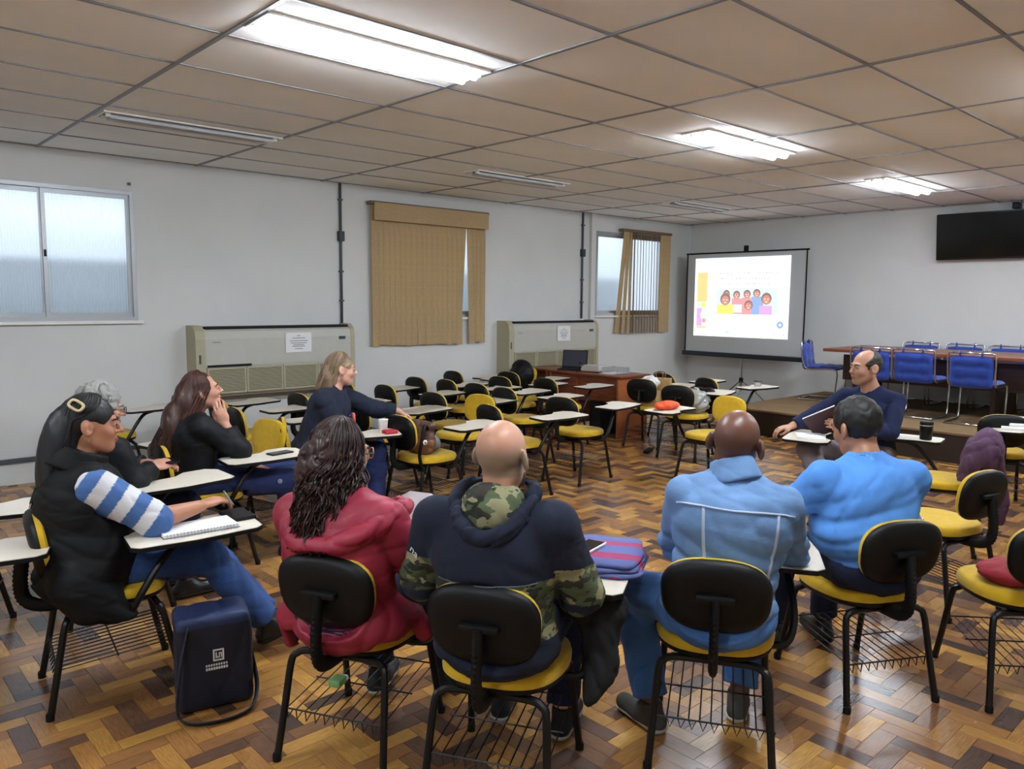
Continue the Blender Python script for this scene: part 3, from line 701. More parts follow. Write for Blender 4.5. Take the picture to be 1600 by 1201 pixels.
b = MB(); b.box((-.12, -.14, .01), (-.115, .1, .08)); b.box((.115, -.14, .01), (.12, .1, .08)); b.box((-.12, -.14, .01), (.12, -.135, .08)); b.box((-.12, .095, .01), (.12, .1, .08)); b.build('clear_tray', M_clear, t)
t = thing('power_strip', 'black power adapter lying on the parquet below the desk', 'adapter', (6.86, 5.22, 0), .4); MB().box((-.11, -.03, 0), (.11, .03, .035), .008).build('case', M_black, t); MB().tube(bez([(.11, 0, .015), (.2, .03, .006), (.3, .0, .006), (.42, .1, .006)], 5), .004, 6).build('cord', M_black, t)

# ------------------------------------------------------------------ small things on chairs
def put(key, lx, ly, z, name, label, cat, rz=0.0, group=None):
    return thing(name, label, cat, L2W(key, lx, ly, z), RZ(key) + rz, group)
ZT = 0.684
M_phone = mat('phone_glass', '0b0c0f', 0.12)
def phone(key, lx, ly, z, rz, label, rim, w=.075, l=.155):
    t = put(key, lx, ly, z, 'smartphone', label, 'phone', rz, 'phones'); MB().box((-w / 2, -l / 2, 0), (w / 2, l / 2, .010), .004).build('case', rim, t); MB().box((-w / 2 + .004, -l / 2 + .006, .0095), (w / 2 - .004, l / 2 - .006, .0105)).build('screen', M_phone, t)
phone('F12', .22, .42, ZT, .25, 'black phone lying on the tablet of the long-haired woman', M_black)
# notebook and planner of the woman in the vest
t = put('F1', .235, .33, ZT, 'spiral_notebook', 'open white spiral notebook under the forearm of the striped-sleeve woman', 'notebook', .06)
MB().box((-.085, -.15, 0), (.075, .15, .016), .002).build('pages', M_paper, t); MB().box((-.088, -.153, -.0), (.078, .153, .003)).build('cover', mat('grey_cover', '6f7480', 0.6), t)
b = MB()
for k in range(22):
    y = -.14 + k * .0133; b.tube([(.083 + .009 * math.cos(a), y, .009 + .010 * math.sin(a)) for a in [i * math.pi / 4 for i in range(8)]], .0013, 4, closed=True)
b.build('spiral', M_alu, t)
t = put('F1', .13, .525, ZT, 'planner', 'black closed planner lying beyond the spiral notebook', 'notebook', .15); MB().box((-.085, -.05, 0), (.085, .05, .016), .003).build('cover', M_black, t); MB().box((-.08, -.046, .003), (.082, .052, .013)).build('pages', M_paper, t)
t = put('F2', .07, .36, ZT, 'white_sheet', 'rounded white paper sheet standing between the red jacket and the hoodie', 'paper', -.1)
b = MB(); pl = [(-.10, 0), (.10, 0), (.105, .10), (.09, .15), (.05, .175), (-.05, .175), (-.09, .15), (-.105, .10)]; b.prism(pl, 0, .004, Matrix.Translation((-.02, 0, .004)) @ Matrix.Rotation(math.radians(72), 4, 'X')); b.build('sheet', M_paper, t)
# folded striped cloth with phone
def stripes_mat():
    m = bpy.data.materials.new('striped_knit'); m.use_nodes = True; nt = m.node_tree; L = nt.links; b = nt.nodes['Principled BSDF']; b.inputs['Roughness'].default_value = .9
    tc = nd(nt, 'ShaderNodeTexCoord'); n = nd(nt, 'ShaderNodeTexNoise'); n.inputs['Scale'].default_value = 6; sp = nd(nt, 'ShaderNodeSeparateXYZ'); L.new(tc.outputs['Object'], sp.inputs[0]); L.new(tc.outputs['Object'], n.inputs['Vector'])
    a = nd(nt, 'ShaderNodeMath', operation='MULTIPLY_ADD'); a.inputs[1].default_value = .05; L.new(n.outputs['Fac'], a.inputs[0]); L.new(sp.outputs['Y'], a.inputs[2])
    f = nd(nt, 'ShaderNodeMath', operation='MULTIPLY'); f.inputs[1].default_value = 7.0; L.new(a.outputs[0], f.inputs[0]); g = nd(nt, 'ShaderNodeMath', operation='FRACT'); L.new(f.outputs[0], g.inputs[0])
    cr = nd(nt, 'ShaderNodeValToRGB'); cr.color_ramp.interpolation = 'CONSTANT'; cr.color_ramp.elements[0].color = lin('5a6497'); cr.color_ramp.elements[1].position = .6; cr.color_ramp.elements[1].color = lin('9c3a60'); L.new(g.outputs[0], cr.inputs[0]); L.new(cr.outputs[0], b.inputs['Base Color'])
    return m
t = put('F3', .255, .36, ZT, 'folded_jersey', 'folded blue and red striped jersey on the tablet beside the camouflage hoodie', 'clothing', .05)
M_str = stripes_mat()
for k in range(3):
    b = MB(); n = 40; rings = []
    h0 = k * .016
    b.pad(.30 - .012 * k, .37 - .012 * k, [(.96, h0), (1.0, h0 + .005), (1.0, h0 + .011), (.96, h0 + .0165), (.6, h0 + .019), (.1, h0 + .019)], 44, 4.5, Matrix.Translation((.02, .02, 0)), lambda x, y: (x * (1 + .05 * math.sin(y * 30 + k)), y * (1 + .04 * math.sin(x * 34 + 2 * k)))); b.build('fold', M_str, t, True)
phone('F3', .21, .36, ZT + .052, -.30, 'phone with white case on the folded striped jersey', M_white, .078, .16)
# cup, jar, mug, pouch
t = put('F13', .20, .46, ZT, 'paper_cup', 'white disposable cup on the tablet of the blonde woman', 'cup'); MB().lathe([(.026, 0), (.028, .002), (.036, .092), (.038, .096), (.036, .097)], (0, 0, 0), 20).build('cup', M_white, t, True)
t = put('F13', .26, .50, ZT, 'red_pouch', 'small red pouch beside the white cup', 'pouch', .3); MB().box((-.04, -.05, 0), (.04, .05, .025), .01).build('pouch', mat('red_fabric', 'b5202c', 0.7), t)
t = put('r', .20, .36, ZT, 'glass_jar', 'small clear jar with a dark lid on the white tablet', 'jar'); MB().lathe([(.038, 0), (.04, .01), (.04, .045), (.036, .05)], (0, 0, 0), 18).build('jar', M_clear, t, True); MB().lathe([(.04, .048), (.041, .052), (.041, .066), (.036, .07)], (0, 0, 0), 18).build('lid', M_grey, t, True)
t = put('F8', .22, .16, ZT, 'travel_mug', 'black travel mug standing on a tablet beside the purple jacket', 'mug'); MB().lathe([(.036, 0), (.04, .004), (.043, .095), (.043, .10)], (0, 0, 0), 22).build('body', M_black, t, True); MB().lathe([(.0435, .10), (.0435, .108)], (0, 0, 0), 22).build('rim', M_chrome, t, True); MB().lathe([(.044, .108), (.045, .125), (.038, .133), (.03, .134)], (0, 0, 0), 22).build('lid', M_black, t, True)
t = put('F8', .24, .45, ZT, 'paper_stack', 'white papers on the tablet left of the travel mug', 'paper', .2)
for k in range(3): MB().box((-.09 + .01 * k, -.12, .004 * k), (.09 + .008 * k, .11 - .01 * k, .004 * k + .004), 0, Matrix.Rotation(.06 * k, 3, 'Z')).build('sheet', M_paper, t)
t = put('F10', .2, .36, ZT, 'open_book', 'open papers on the tablet of the man holding a folder', 'paper', .3); MB().box((-.1, -.12, 0), (.09, .12, .008), .002).build('sheet', M_paper, t); MB().box((-.08, -.1, .008), (.1, .11, .014), .002, Matrix.Rotation(.15, 3, 'Z')).build('sheet', M_paper, t)
t = put('F9b', .24, .42, ZT, 'paper_stack', 'crumpled white papers at the right edge in front of the stage', 'paper'); MB().box((-.08, -.1, 0), (.09, .1, .02), .006).build('sheet', M_paper, t); MB().box((-.03, -.07, .02), (.07, .05, .045), .012, Matrix.Rotation(.3, 3, 'Z')).build('napkin', M_paper, t)

# ------------------------------------------------------------------ signed-distance modelling for soft things
def cap(P, a, b, ra, rb):
    a = np.asarray(a, np.float32); ba = np.asarray(b, np.float32) - a; pa = P - a
    h = np.clip((pa @ ba) / max(float(ba @ ba), 1e-9), 0, 1)
    return np.sqrt(((pa - h[:, None] * ba) ** 2).sum(1)) - (ra + (rb - ra) * h)
def ell(P, c, r, R=None):
    q = P - np.asarray(c, np.float32)
    if R is not None: q = q @ R           # R columns = local axes
    r = np.asarray(r, np.float32); k0 = np.sqrt(((q / r) ** 2).sum(1)); k1 = np.sqrt(((q / (r * r)) ** 2).sum(1)) + 1e-6
    return k0 * (k0 - 1) / k1
def smin(a, b, k):
    h = np.clip(.5 + .5 * (b - a) / k, 0, 1); return b * (1 - h) + a * h - k * h * (1 - h)
def smax(a, b, k): return -smin(-a, -b, k)
def rot(yaw=0, pitch=0, roll=0):
    return np.array((Matrix.Rotation(math.radians(yaw), 3, 'Z') @ Matrix.Rotation(math.radians(pitch), 3, 'X') @ Matrix.Rotation(math.radians(roll), 3, 'Y')), np.float32)
def wrk(P, s, seed=0, anis=(1, 1, 1)):
    rg = np.random.default_rng(seed); Q = P * (np.asarray(anis, np.float32) * s); d = np.zeros(len(P), np.float32)
    w = np.stack([np.sin(Q @ rg.normal(size=3).astype(np.float32) * .6 + 1.0) for _ in range(3)], 1) * .9
    Q = Q + w
    for i in range(4):
        v = rg.normal(size=3); v /= np.linalg.norm(v); d += (1 - np.abs(np.sin(Q @ v.astype(np.float32) * (1 + .45 * i) + i))) ** 2 / (1 + .4 * i)
    return d - .6
def nets(V, lo, h):
    Sg = V < 0; sh = np.array(V.shape) - 1
    cnt = np.zeros(sh, np.int8)
    for a in (0, 1):
        for b in (0, 1):
            for c in (0, 1): cnt += Sg[a:a + sh[0], b:b + sh[1], c:c + sh[2]]
    mix = (cnt > 0) & (cnt < 8); ijk = np.argwhere(mix); ids = np.full(sh, -1, np.int32); ids[mix] = np.arange(len(ijk))
    acc = np.zeros((len(ijk), 3), np.float32); num = np.zeros(len(ijk), np.float32)
    cs = [(a, b, c) for a in (0, 1) for b in (0, 1) for c in (0, 1)]
    for A in cs:
        for ax in range(3):
            if A[ax]: continue
            B = list(A); B[ax] = 1
            va = V[ijk[:, 0] + A[0], ijk[:, 1] + A[1], ijk[:, 2] + A[2]]; vb = V[ijk[:, 0] + B[0], ijk[:, 1] + B[1], ijk[:, 2] + B[2]]
            cr = (va < 0) != (vb < 0); tt = np.where(cr, va / np.where(cr, va - vb, 1), 0)
            p = np.tile(np.array(A, np.float32), (len(ijk), 1)); p[:, ax] += tt; acc += p * cr[:, None]; num += cr
    verts = lo + h * (ijk + .5 + acc / np.maximum(num, 1)[:, None])
    quads = []
    for ax in range(3):
        u, v = (ax + 1) % 3, (ax + 2) % 3
        s0 = [slice(1, -1)] * 3; s0[ax] = slice(0, -1); s1 = list(s0); s1[ax] = slice(1, None)
        A, B = Sg[tuple(s0)], Sg[tuple(s1)]; e = np.argwhere(A != B); off = np.ones(3, int); off[ax] = 0; e = e + off
        ins = Sg[e[:, 0], e[:, 1], e[:, 2]]
        def cell(du, dv):
            q = e.copy(); q[:, u] += du; q[:, v] += dv; return ids[q[:, 0], q[:, 1], q[:, 2]]
        q = np.stack([cell(-1, -1), cell(0, -1), cell(0, 0), cell(-1, 0)], 1); q[~ins] = q[~ins][:, ::-1]; quads.append(q)
    q = np.concatenate(quads); return verts, q[(q >= 0).all(1)]
def sdf_arrays(fn, lo, hi, h, blk=5, margin=.02):
    lo = np.asarray(lo, np.float32); n = np.ceil((np.asarray(hi) - lo) / h / blk).astype(int); cs = blk * h
    ax = [lo[i] + cs * (np.arange(n[i]) + .5) for i in range(3)]
    dc = fn(np.stack(np.meshgrid(*ax, indexing='ij'), -1).reshape(-1, 3).astype(np.float32)).reshape(n).astype(np.float32)
    act = np.abs(dc) < cs * .9 + margin
    rp = lambda A: np.repeat(np.repeat(np.repeat(A, blk, 0), blk, 1), blk, 2)
    V = rp(dc); m = rp(act); idx = np.argwhere(m); V[m] = fn((lo + h * (idx + .5)).astype(np.float32))
    V[0] = V[-1] = 1; V[:, 0] = V[:, -1] = 1; V[:, :, 0] = V[:, :, -1] = 1
    return nets(V, lo, h)
def np_mesh(name, v, q, mi=None, col=None):
    me = bpy.data.meshes.new(name); me.vertices.add(len(v)); me.vertices.foreach_set('co', np.asarray(v, np.float32).ravel())
    k = q.shape[1]; me.loops.add(q.size); me.loops.foreach_set('vertex_index', q.astype(np.int32).ravel()); me.polygons.add(len(q))
    me.polygons.foreach_set('loop_start', np.arange(len(q), dtype=np.int32) * k); me.polygons.foreach_set('use_smooth', np.ones(len(q), bool))
    if mi is not None: me.polygons.foreach_set('material_index', mi.astype(np.int32))
    if col is not None:
        a = me.attributes.new('Col', 'FLOAT_COLOR', 'POINT'); a.data.foreach_set('color', np.concatenate([col, np.ones((len(col), 1))], 1).astype(np.float32).ravel())
    me.update(calc_edges=True); me.validate(); return me
def sdf_obj(name, fn, lo, hi, h, mats, parent, matfn=None, colfn=None, extra=None):
    v, q = sdf_arrays(fn, lo, hi, h)
    if extra is not None:
        v2, q2 = extra; q = np.concatenate([q, q2 + len(v)]); v = np.concatenate([v, v2])
    mi = matfn(v[q].mean(1)) if matfn else None
    return link(name, np_mesh(name, v, q, mi, colfn(v) if colfn else None), mats, parent)
def chain(P, pts, r, k=.03):
    d = None; rs = r if isinstance(r, (list, tuple)) else [r] * len(pts)
    for i in range(len(pts) - 1):
        c = cap(P, pts[i], pts[i + 1], rs[i], rs[i + 1]); d = c if d is None else smin(d, c, k)
    return d

# soft props ---------------------------------------------------------
def soft(key, name, label, cat, mats, fn, lo, hi, h=.009, part='body', lz=0.0, **kw):
    t = thing(name, label, cat, L2W(key, 0, 0, 0), RZ(key)); sdf_obj(part, fn, lo, hi, h, mats, t, **kw); return t
M_purple = mat('purple_fleece', '5a3f57', 0.95, var=0.12, vscale=20, bump=0.3, bscale=200)
def f_purple(P):
    d = ell(P, (-.03, -.25, .69), (.17, .095, .15)); d = smin(d, ell(P, (-.06, -.18, .63), (.15, .07, .15)), .04); d = smin(d, cap(P, (-.06, -.18, .60), (-.05, -.14, .50), .07, .06), .04)
    d = smin(d, cap(P, (.04, -.30, .58), (.16, -.33, .30), .045, .05), .04); d = smin(d, cap(P, (.16, -.33, .32), (.17, -.33, .18), .045, .03), .03)
    return d + .012 * wrk(P, 22, 3)
soft('F8', 'purple_jacket', 'purple fleece jacket bunched over a chair backrest', 'jacket', M_purple, f_purple, (-.28, -.45, .1), (.3, .0, .9))
M_red2 = mat('red_bag_fabric', '8f1f2c', 0.8, var=.1)
soft('F7', 'red_bag', 'red cloth bag lying on the seat at the right edge', 'bag', M_red2, lambda P: ell(P, (-.03, -.02, .52), (.16, .13, .05)) + .008 * wrk(P, 22, 5), (-.3, -.25, .42), (.2, .2, .62), .01)
M_brownbag = mat('brown_leather', '5c4438', 0.55, var=.2, vscale=9); M_tanbag = mat('tan_leather', '8d6446', 0.6, var=.15)
def f_bag(P):
    d = ell(P, (.0, -.04, .585), (.165, .075, .14)); d = smax(d, -(P[:, 2] - .475), .02); d = smin(d, cap(P, (-.12, -.03, .67), (.14, -.04, .70), .05, .03), .05); return d + .007 * wrk(P, 18, 8)
t = soft('F14', 'handbag', 'brown leather handbag resting on the seat beside the blonde woman', 'bag', [M_brownbag, M_tanbag], f_bag, (-.24, -.2, .44), (.26, .12, .78), .008, matfn=lambda c: ((c[:, 2] < .60) & (c[:, 0] > .0)).astype(int))
MB().tube(bez([(.12, -.06, .66), (.17, -.13, .72), (.18, -.17, .60), (.17, -.18, .48), (.19, -.15, .36), (.16, -.1, .42)], 6), .012, 6, flat=(1.3, .5)).build('strap', M_black, t, True)
MB().lathe([(.018, 0), (.02, .004), (.018, .008)], (.205, -.16, .60), 16, Matrix.Rotation(math.pi / 2, 3, 'Y')).build('key_charm', M_white, t, True); MB().lathe([(.010, .008), (.008, .0095)], (.205, -.16, .60), 12, Matrix.Rotation(math.pi / 2, 3, 'Y')).build('charm_centre', mat('brass', 'b08a3a', .4, .8), t, True)
soft('F14', 'grey_cloth', 'crumpled grey cloth behind the brown handbag', 'cloth', mat('grey_cloth', '84888c', .9), lambda P: ell(P, (-.06, .09, .53), (.12, .08, .07)) + .01 * wrk(P, 26, 4), (-.22, -.02, .44), (.1, .2, .64), .01)
M_oran = mat('orange_pouch', 'd9501f', .7, var=.08)
t = soft('Y1', 'orange_pouch', 'bright orange pouch on the tablet of the chair facing the camera', 'pouch', M_oran, lambda P: np.minimum(ell(P, (.24, .36, .72), (.075, .15, .042)), 9) + .006 * wrk(P, 30, 2), (.1, .16, .675), (.38, .56, .80), .007)
soft('G2', 'clear_plastic_bag', 'clear plastic bag of groceries on a chair seat', 'bag', [mat('cloudy_plastic', 'b9bcb6', .18, trans=.35, spec=.8)], lambda P: ell(P, (.05, .03, .60), (.19, .17, .14)) + .022 * wrk(P, 22, 6), (-.2, -.2, .44), (.3, .26, .82), .01)
soft('G2', 'black_backpack', 'dark bag behind the clear plastic bag', 'bag', M_black, lambda P: chain(P, [(-.05, .30, .52), (.0, .30, .66), (.14, .30, .66), (.2, .30, .52)], .06) + .006 * wrk(P, 18, 7), (-.2, .18, .44), (.34, .42, .80), .011)
soft('bag', 'black_bag', 'black bag standing on the chair beside the desk end', 'bag', M_black, lambda P: ell(P, (-.02, -.10, .68), (.17, .12, .20)) + .01 * wrk(P, 15, 9), (-.24, -.26, .46), (.2, .06, .92), .011)
t = put('G1', .06, .10, .477, 'kraft_bag', 'brown kraft paper bag with handles on the chair by the desk', 'bag', .2)
b = MB(); b.box((-.13, -.07, 0), (.13, .07, .30), .004); b.build('paper_body', M_kraft, t); MB().tube(bez([(-.05, -.06, .29), (-.045, -.06, .36), (.045, -.06, .36), (.05, -.06, .29)], 5), .007, 6).build('handle', mat('brown_handle', '7a5836', .8), t)
MB().tube(bez([(-.05, .06, .29), (-.045, .06, .36), (.045, .06, .36), (.05, .06, .29)], 5), .007, 6).build('handle', mat('brown_handle'), t)
soft('G1', 'white_carrier_bag', 'crumpled white carrier bag leaning on the kraft bag', 'bag', mat('white_plastic', 'dcdcdc', .35), lambda P: ell(P, (.02, -.06, .735), (.11, .075, .075)) + .018 * wrk(P, 28, 11), (-.16, -.18, .62), (.2, .06, .86), .009)
t = put('G1', -.02, -.08, .477, 'cardboard_box', 'small open cardboard box below the white carrier bag', 'box', .1); MB().box((-.12, -.09, 0), (.15, .06, .17), .003).build('box', M_kraft, t)
# black coat hanging under the tablet of the camouflage man
M_blackcloth = mat('black_cloth', '101114', .9, var=.2, vscale=12)
soft('F3', 'black_coat', 'black coat hanging down under the tablet beside the camouflage hoodie', 'coat', M_blackcloth, lambda P: smin(smin(cap(P, (.20, .10, .61), (.36, .14, .61), .040, .040), cap(P, (.30, .13, .58), (.31, .10, .40), .075, .05), .05), cap(P, (.31, .10, .42), (.29, .02, .33), .05, .025), .05) + .009 * wrk(P, 24, 13), (.12, -.08, .26), (.46, .26, .662), .009)
# navy lunch bag on the floor
t = thing('lunch_bag', 'navy insulated bag with a white printed logo on the parquet beside the vest woman', 'bag', (1.19, 3.10, 0), math.radians(-14))
M_navyn = mat('navy_nylon', '0e1526', .55, var=.2, vscale=14, bump=.15, bscale=120); M_navyl = mat('navy_flap', '1c2b52', .6, var=.15)
def f_lb(P):
    q = np.abs(P - np.array((0, 0, .195), np.float32)) - np.array((.115, .075, .165), np.float32); d = np.sqrt((np.maximum(q, 0) ** 2).sum(1)) + np.minimum(q.max(1), 0) - .028
    return d + .006 * wrk(P, 14, 17)
sdf_obj('body', f_lb, (-.2, -.16, -.02), (.2, .16, .44), .008, [M_navyn, M_navyl], t, matfn=lambda c: (c[:, 2] > .345).astype(int))
MB().tube(bez([(-.10, -.09, .36), (-.14, -.14, .2), (-.15, -.16, .03), (-.05, -.22, .012), (.10, -.19, .012), (.155, -.10, .06), (.145, -.02, .2)], 6), .015, 6, flat=(1.3, .35)).build('strap', M_navyn, t, True)
b = MB(); b.box((-.012, -.106, .205), (.030, -.104, .211)); b.box((-.012, -.106, .247), (.030, -.104, .253)); b.box((-.012, -.106, .211), (-.006, -.104, .247)); b.box((.024, -.106, .211), (.030, -.104, .247))
b.box((-.002, -.106, .217), (.003, -.104, .240)); b.box((.003, -.106, .217), (.009, -.104, .222)); b.box((.010, -.106, .217), (.014, -.104, .238)); b.box((.014, -.106, .233), (.019, -.104, .238)); b.box((.018, -.106, .217), (.022, -.104, .238))
for k in range(9): b.box((-.04 + k * .0095, -.106, .186), (-.034 + k * .0095, -.104, .194)); b.box((-.04 + k * .0095, -.106, .170), (-.033 + k * .0095, -.104, .180))
b.build('printed_logo', M_white, t)
t = thing('candy_wrapper', 'crumpled green and white wrapper in the rack under the red jacket chair', 'wrapper', L2W('F2', -.09, -.02, .202), RZ('F2')); MB().box((-.025, -.03, 0), (.025, .03, .03), .01).build('wrapper', mat('green_wrapper', '7fae6d', .5), t); MB().box((-.02, .03, 0), (.02, .05, .02), .006).build('wrapper_tail', M_white, t)

# ------------------------------------------------------------------ people
def V3(*a): return np.array(a, np.float32)
def nrm(v): v = np.asarray(v, np.float32); return v / (np.linalg.norm(v) + 1e-9)
DEF = dict(hs=1.0, hyaw=0, hpitch=0, hroll=0, w=1.0, dp=1.0, belly=0.0, tyaw=0, tpitch=0, armr=1.0, legr=1.0,
           hip=(0, -.09, .545), chest=(0, -.09, .84), neck=(0, -.075, 1.0), hc=(0, -.03, 1.13),
           shL=(-.18, -.08, .95), shR=(.18, -.08, .95), elL=(-.24, .06, .74), elR=(.24, .06, .74), wrL=(-.12, .26, .66), wrR=(.16, .28, .72),
           hL=((.5, .8, -.2), (0, 0, 1), .5), hR=((-.4, .9, -.1), (0, 0, 1), .5),
           hjL=(-.09, -.03, .535), hjR=(.09, -.03, .535), knL=(-.12, .38, .52), knR=(.13, .38, .52), anL=(-.11, .36, .10), anR=(.13, .36, .10), ftL=(-.1, 1, 0), ftR=(.1, 1, 0))
def head_sdf(q, ears=True, female=False):
    d = ell(q, (0, -.018, .032), (.075, .096, .090))
    d = smin(d, ell(q, (0, .028, -.032), (.058, .064, .076)), .03)
    d = smin(d, ell(q, (0, .060, -.087), (.024, .024, .019)), .028)
    for s in (-1, 1):
        d = smin(d, cap(q, (s * .048, -.005, -.055), (s * .018, .055, -.088), .019, .017), .03)
        d = smin(d, ell(q, (s * .036, .060, -.022), (.022, .024, .022)), .02)
        d = smax(d, -ell(q, (s * .031, .103, .011), (.017, .015, .009)), .014)
        d = smin(d, ell(q, (s * .031, .080, .010), (.0125, .0105, .0085)), .004)
    d = smin(d, cap(q, (-.034, .082, .030), (.034, .082, .030), .006, .006), .02)
    d = smin(d, cap(q, (0, .088, .018), (0, .112, -.020), .0075, .0105), .010)
    for s in (-1, 1): d = smin(d, ell(q, (s * .0105, .099, -.023), (.008, .010, .007)), .006)
    d = smin(d, ell(q, (0, .0905, -.0515), (.021, .0105, .0052)), .006); d = smin(d, ell(q, (0, .0885, -.0625), (.018, .0105, .006)), .006)
    d = smax(d, -cap(q, (-.019, .101, -.0572), (.019, .101, -.0572), .0022, .0022), .003)
    if ears:
        for s in (-1, 1):
            e = ell(q, (s * .087, -.012, .0), (.0105, .024, .036), rot(s * 32, 8, s * -12)); e = smax(e, -ell(q, (s * .095, .002, .002), (.010, .012, .020)), .005); d = smin(d, e, .007)
    return d
def hand_sdf(P, wr, dr, nr, curl, side):
    y = nrm(dr); z = np.asarray(nr, np.float32); z = nrm(z - y * (z @ y)); x = np.cross(y, z); Rm = np.stack([x, y, z], 1); q = (P - np.asarray(wr, np.float32)) @ Rm
    d = ell(q, (0, .048, 0), (.038, .055, .016)); tx = -side
    for i in range(4):
        bx = (-.029 + .0195 * i) * (1 if side > 0 else -1) * -1; ln = (.030, .036, .038, .034)[i] if side else .034
        p = V3(bx, .088 - .006 * abs(i - 1.6), 0); a = .12 + curl * .55; L = ln * 1.08
        for k in range(3):
            pn = p + V3(0, math.cos(a) * L, -math.sin(a) * L); d = smin(d, cap(q, p, pn, .0088 - .0008 * k, .0080 - .0008 * k), .0045); p = pn; a += .1 + curl * .75; L *= .72
    p0, p1, p2, p3 = V3(tx * .022, .012, -.004), V3(tx * .046, .045, -.014), V3(tx * .052, .074, -.022 - .01 * curl), V3(tx * (.052 - .02 * curl), .098, -.026 - .012 * curl)
    d = smin(d, chain(q, [p0, p1, p2, p3], [.015, .0125, .010, .0085], .006), .01); return d
def torso(P, s, t, k=.05):
    R = rot(s['tyaw'], s['tpitch'], 0); w, dp = s['w'], s['dp']; hip, ch, nk = V3(*s['hip']), V3(*s['chest']), V3(*s['neck'])
    d = ell(P, hip, (.165 * w + t, .125 * dp + t, .115 + t), R)
    mid = hip * .52 + ch * .48; bl = s['belly']; fw = R @ V3(0, 1, 0)
    d = smin(d, ell(P, mid + fw * bl * .5, (.148 * w + t + bl * .6, .110 * dp + t + bl, .150 + t), R), k)
    d = smin(d, ell(P, ch, (.168 * w + t, .115 * dp + t, .165 + t), R), k)
    top = ch * .42 + nk * .58
    for a in ('shL', 'shR'):
        sh = V3(*s[a]); d = smin(d, cap(P, top, sh, .062 + t * .8, .044 * s['armr'] + t * .8), .035); d = smin(d, cap(P, nk, sh * .75 + top * .25, .042 + t * .6, .034 + t * .6), .035)
    return d
def arm(P, s, side, t, cut=None, t2=None):
    sh, el, wr = V3(*s['sh' + side]), V3(*s['el' + side]), V3(*s['wr' + side]); m = s['armr']; t2 = t if t2 is None else t2
    up = cap(P, sh, el, .047 * m + t, .043 * m + t); fo = cap(P, el, wr, .043 * m + t, .027 + t2)
    if cut is not None:
        if cut <= 1:       # short sleeve: fraction of the upper arm
            a = nrm(el - sh); return smax(up, (P - (sh + (el - sh) * cut)) @ a, .004)
        a = nrm(wr - el); fo = smax(fo, (P - (el + (wr - el) * (cut - 1))) @ a, .004)
    return smin(up, fo, .02)
def leg(P, s, side, t, cut=None, flare=0.0):
    h, k, a = V3(*s['hj' + side]), V3(*s['kn' + side]), V3(*s['an' + side]); m = s['legr']
    th = cap(P, h, k, .083 * m + t, .060 * m + t); sh = cap(P, k, a, .056 * m + t, .037 + t + flare); sh = smin(sh, ell(P, k * .68 + a * .32, (.055 * m + t,) * 3), .04)
    if cut is not None: sh = smax(sh, (P - (k + (a - k) * cut)) @ nrm(a - k), .004)
    return smin(th, sh, .035)
def foot_frame(s, side):
    a = V3(*s['an' + side]); f = nrm(s['ft' + side]); up = nrm(V3(0, 0, 1) - f * f[2]); heel = a - up * .055 - f * .03; toe = heel + f * .185; return a, f, up, heel, toe
def foot(P, s, side, t):
    a, f, up, heel, toe = foot_frame(s, side)
    d = cap(P, heel, toe, .036 + t, .030 + t); d = smin(d, cap(P, a, heel * .55 + toe * .45, .038 + t, .032 + t), .03)
    z = (P - heel) @ up; d = smax(d, -(z + .035), .006); return d
def strands(paths, r0, r1, n=3):
    S_, K, _ = paths.shape; T = np.gradient(paths, axis=1); T /= np.linalg.norm(T, axis=2, keepdims=True) + 1e-9
    A = np.cross(T, V3(.31, .52, .79)); A /= np.linalg.norm(A, axis=2, keepdims=True) + 1e-9; B = np.cross(T, A); r = np.linspace(r0, r1, K)[None, :, None]
    th = np.arange(n) * 2 * math.pi / n; ring = paths[:, :, None] + r[..., None] * (A[:, :, None] * np.cos(th)[None, None, :, None] + B[:, :, None] * np.sin(th)[None, None, :, None])
    v = ring.reshape(-1, 3); s_, k_, j_ = np.meshgrid(np.arange(S_), np.arange(K - 1), np.arange(n), indexing='ij'); id_ = lambda k, j: (s_ * K + k) * n + j % n
    q = np.stack([id_(k_, j_), id_(k_, j_ + 1), id_(k_ + 1, j_ + 1), id_(k_ + 1, j_)], -1).reshape(-1, 4); return v, q
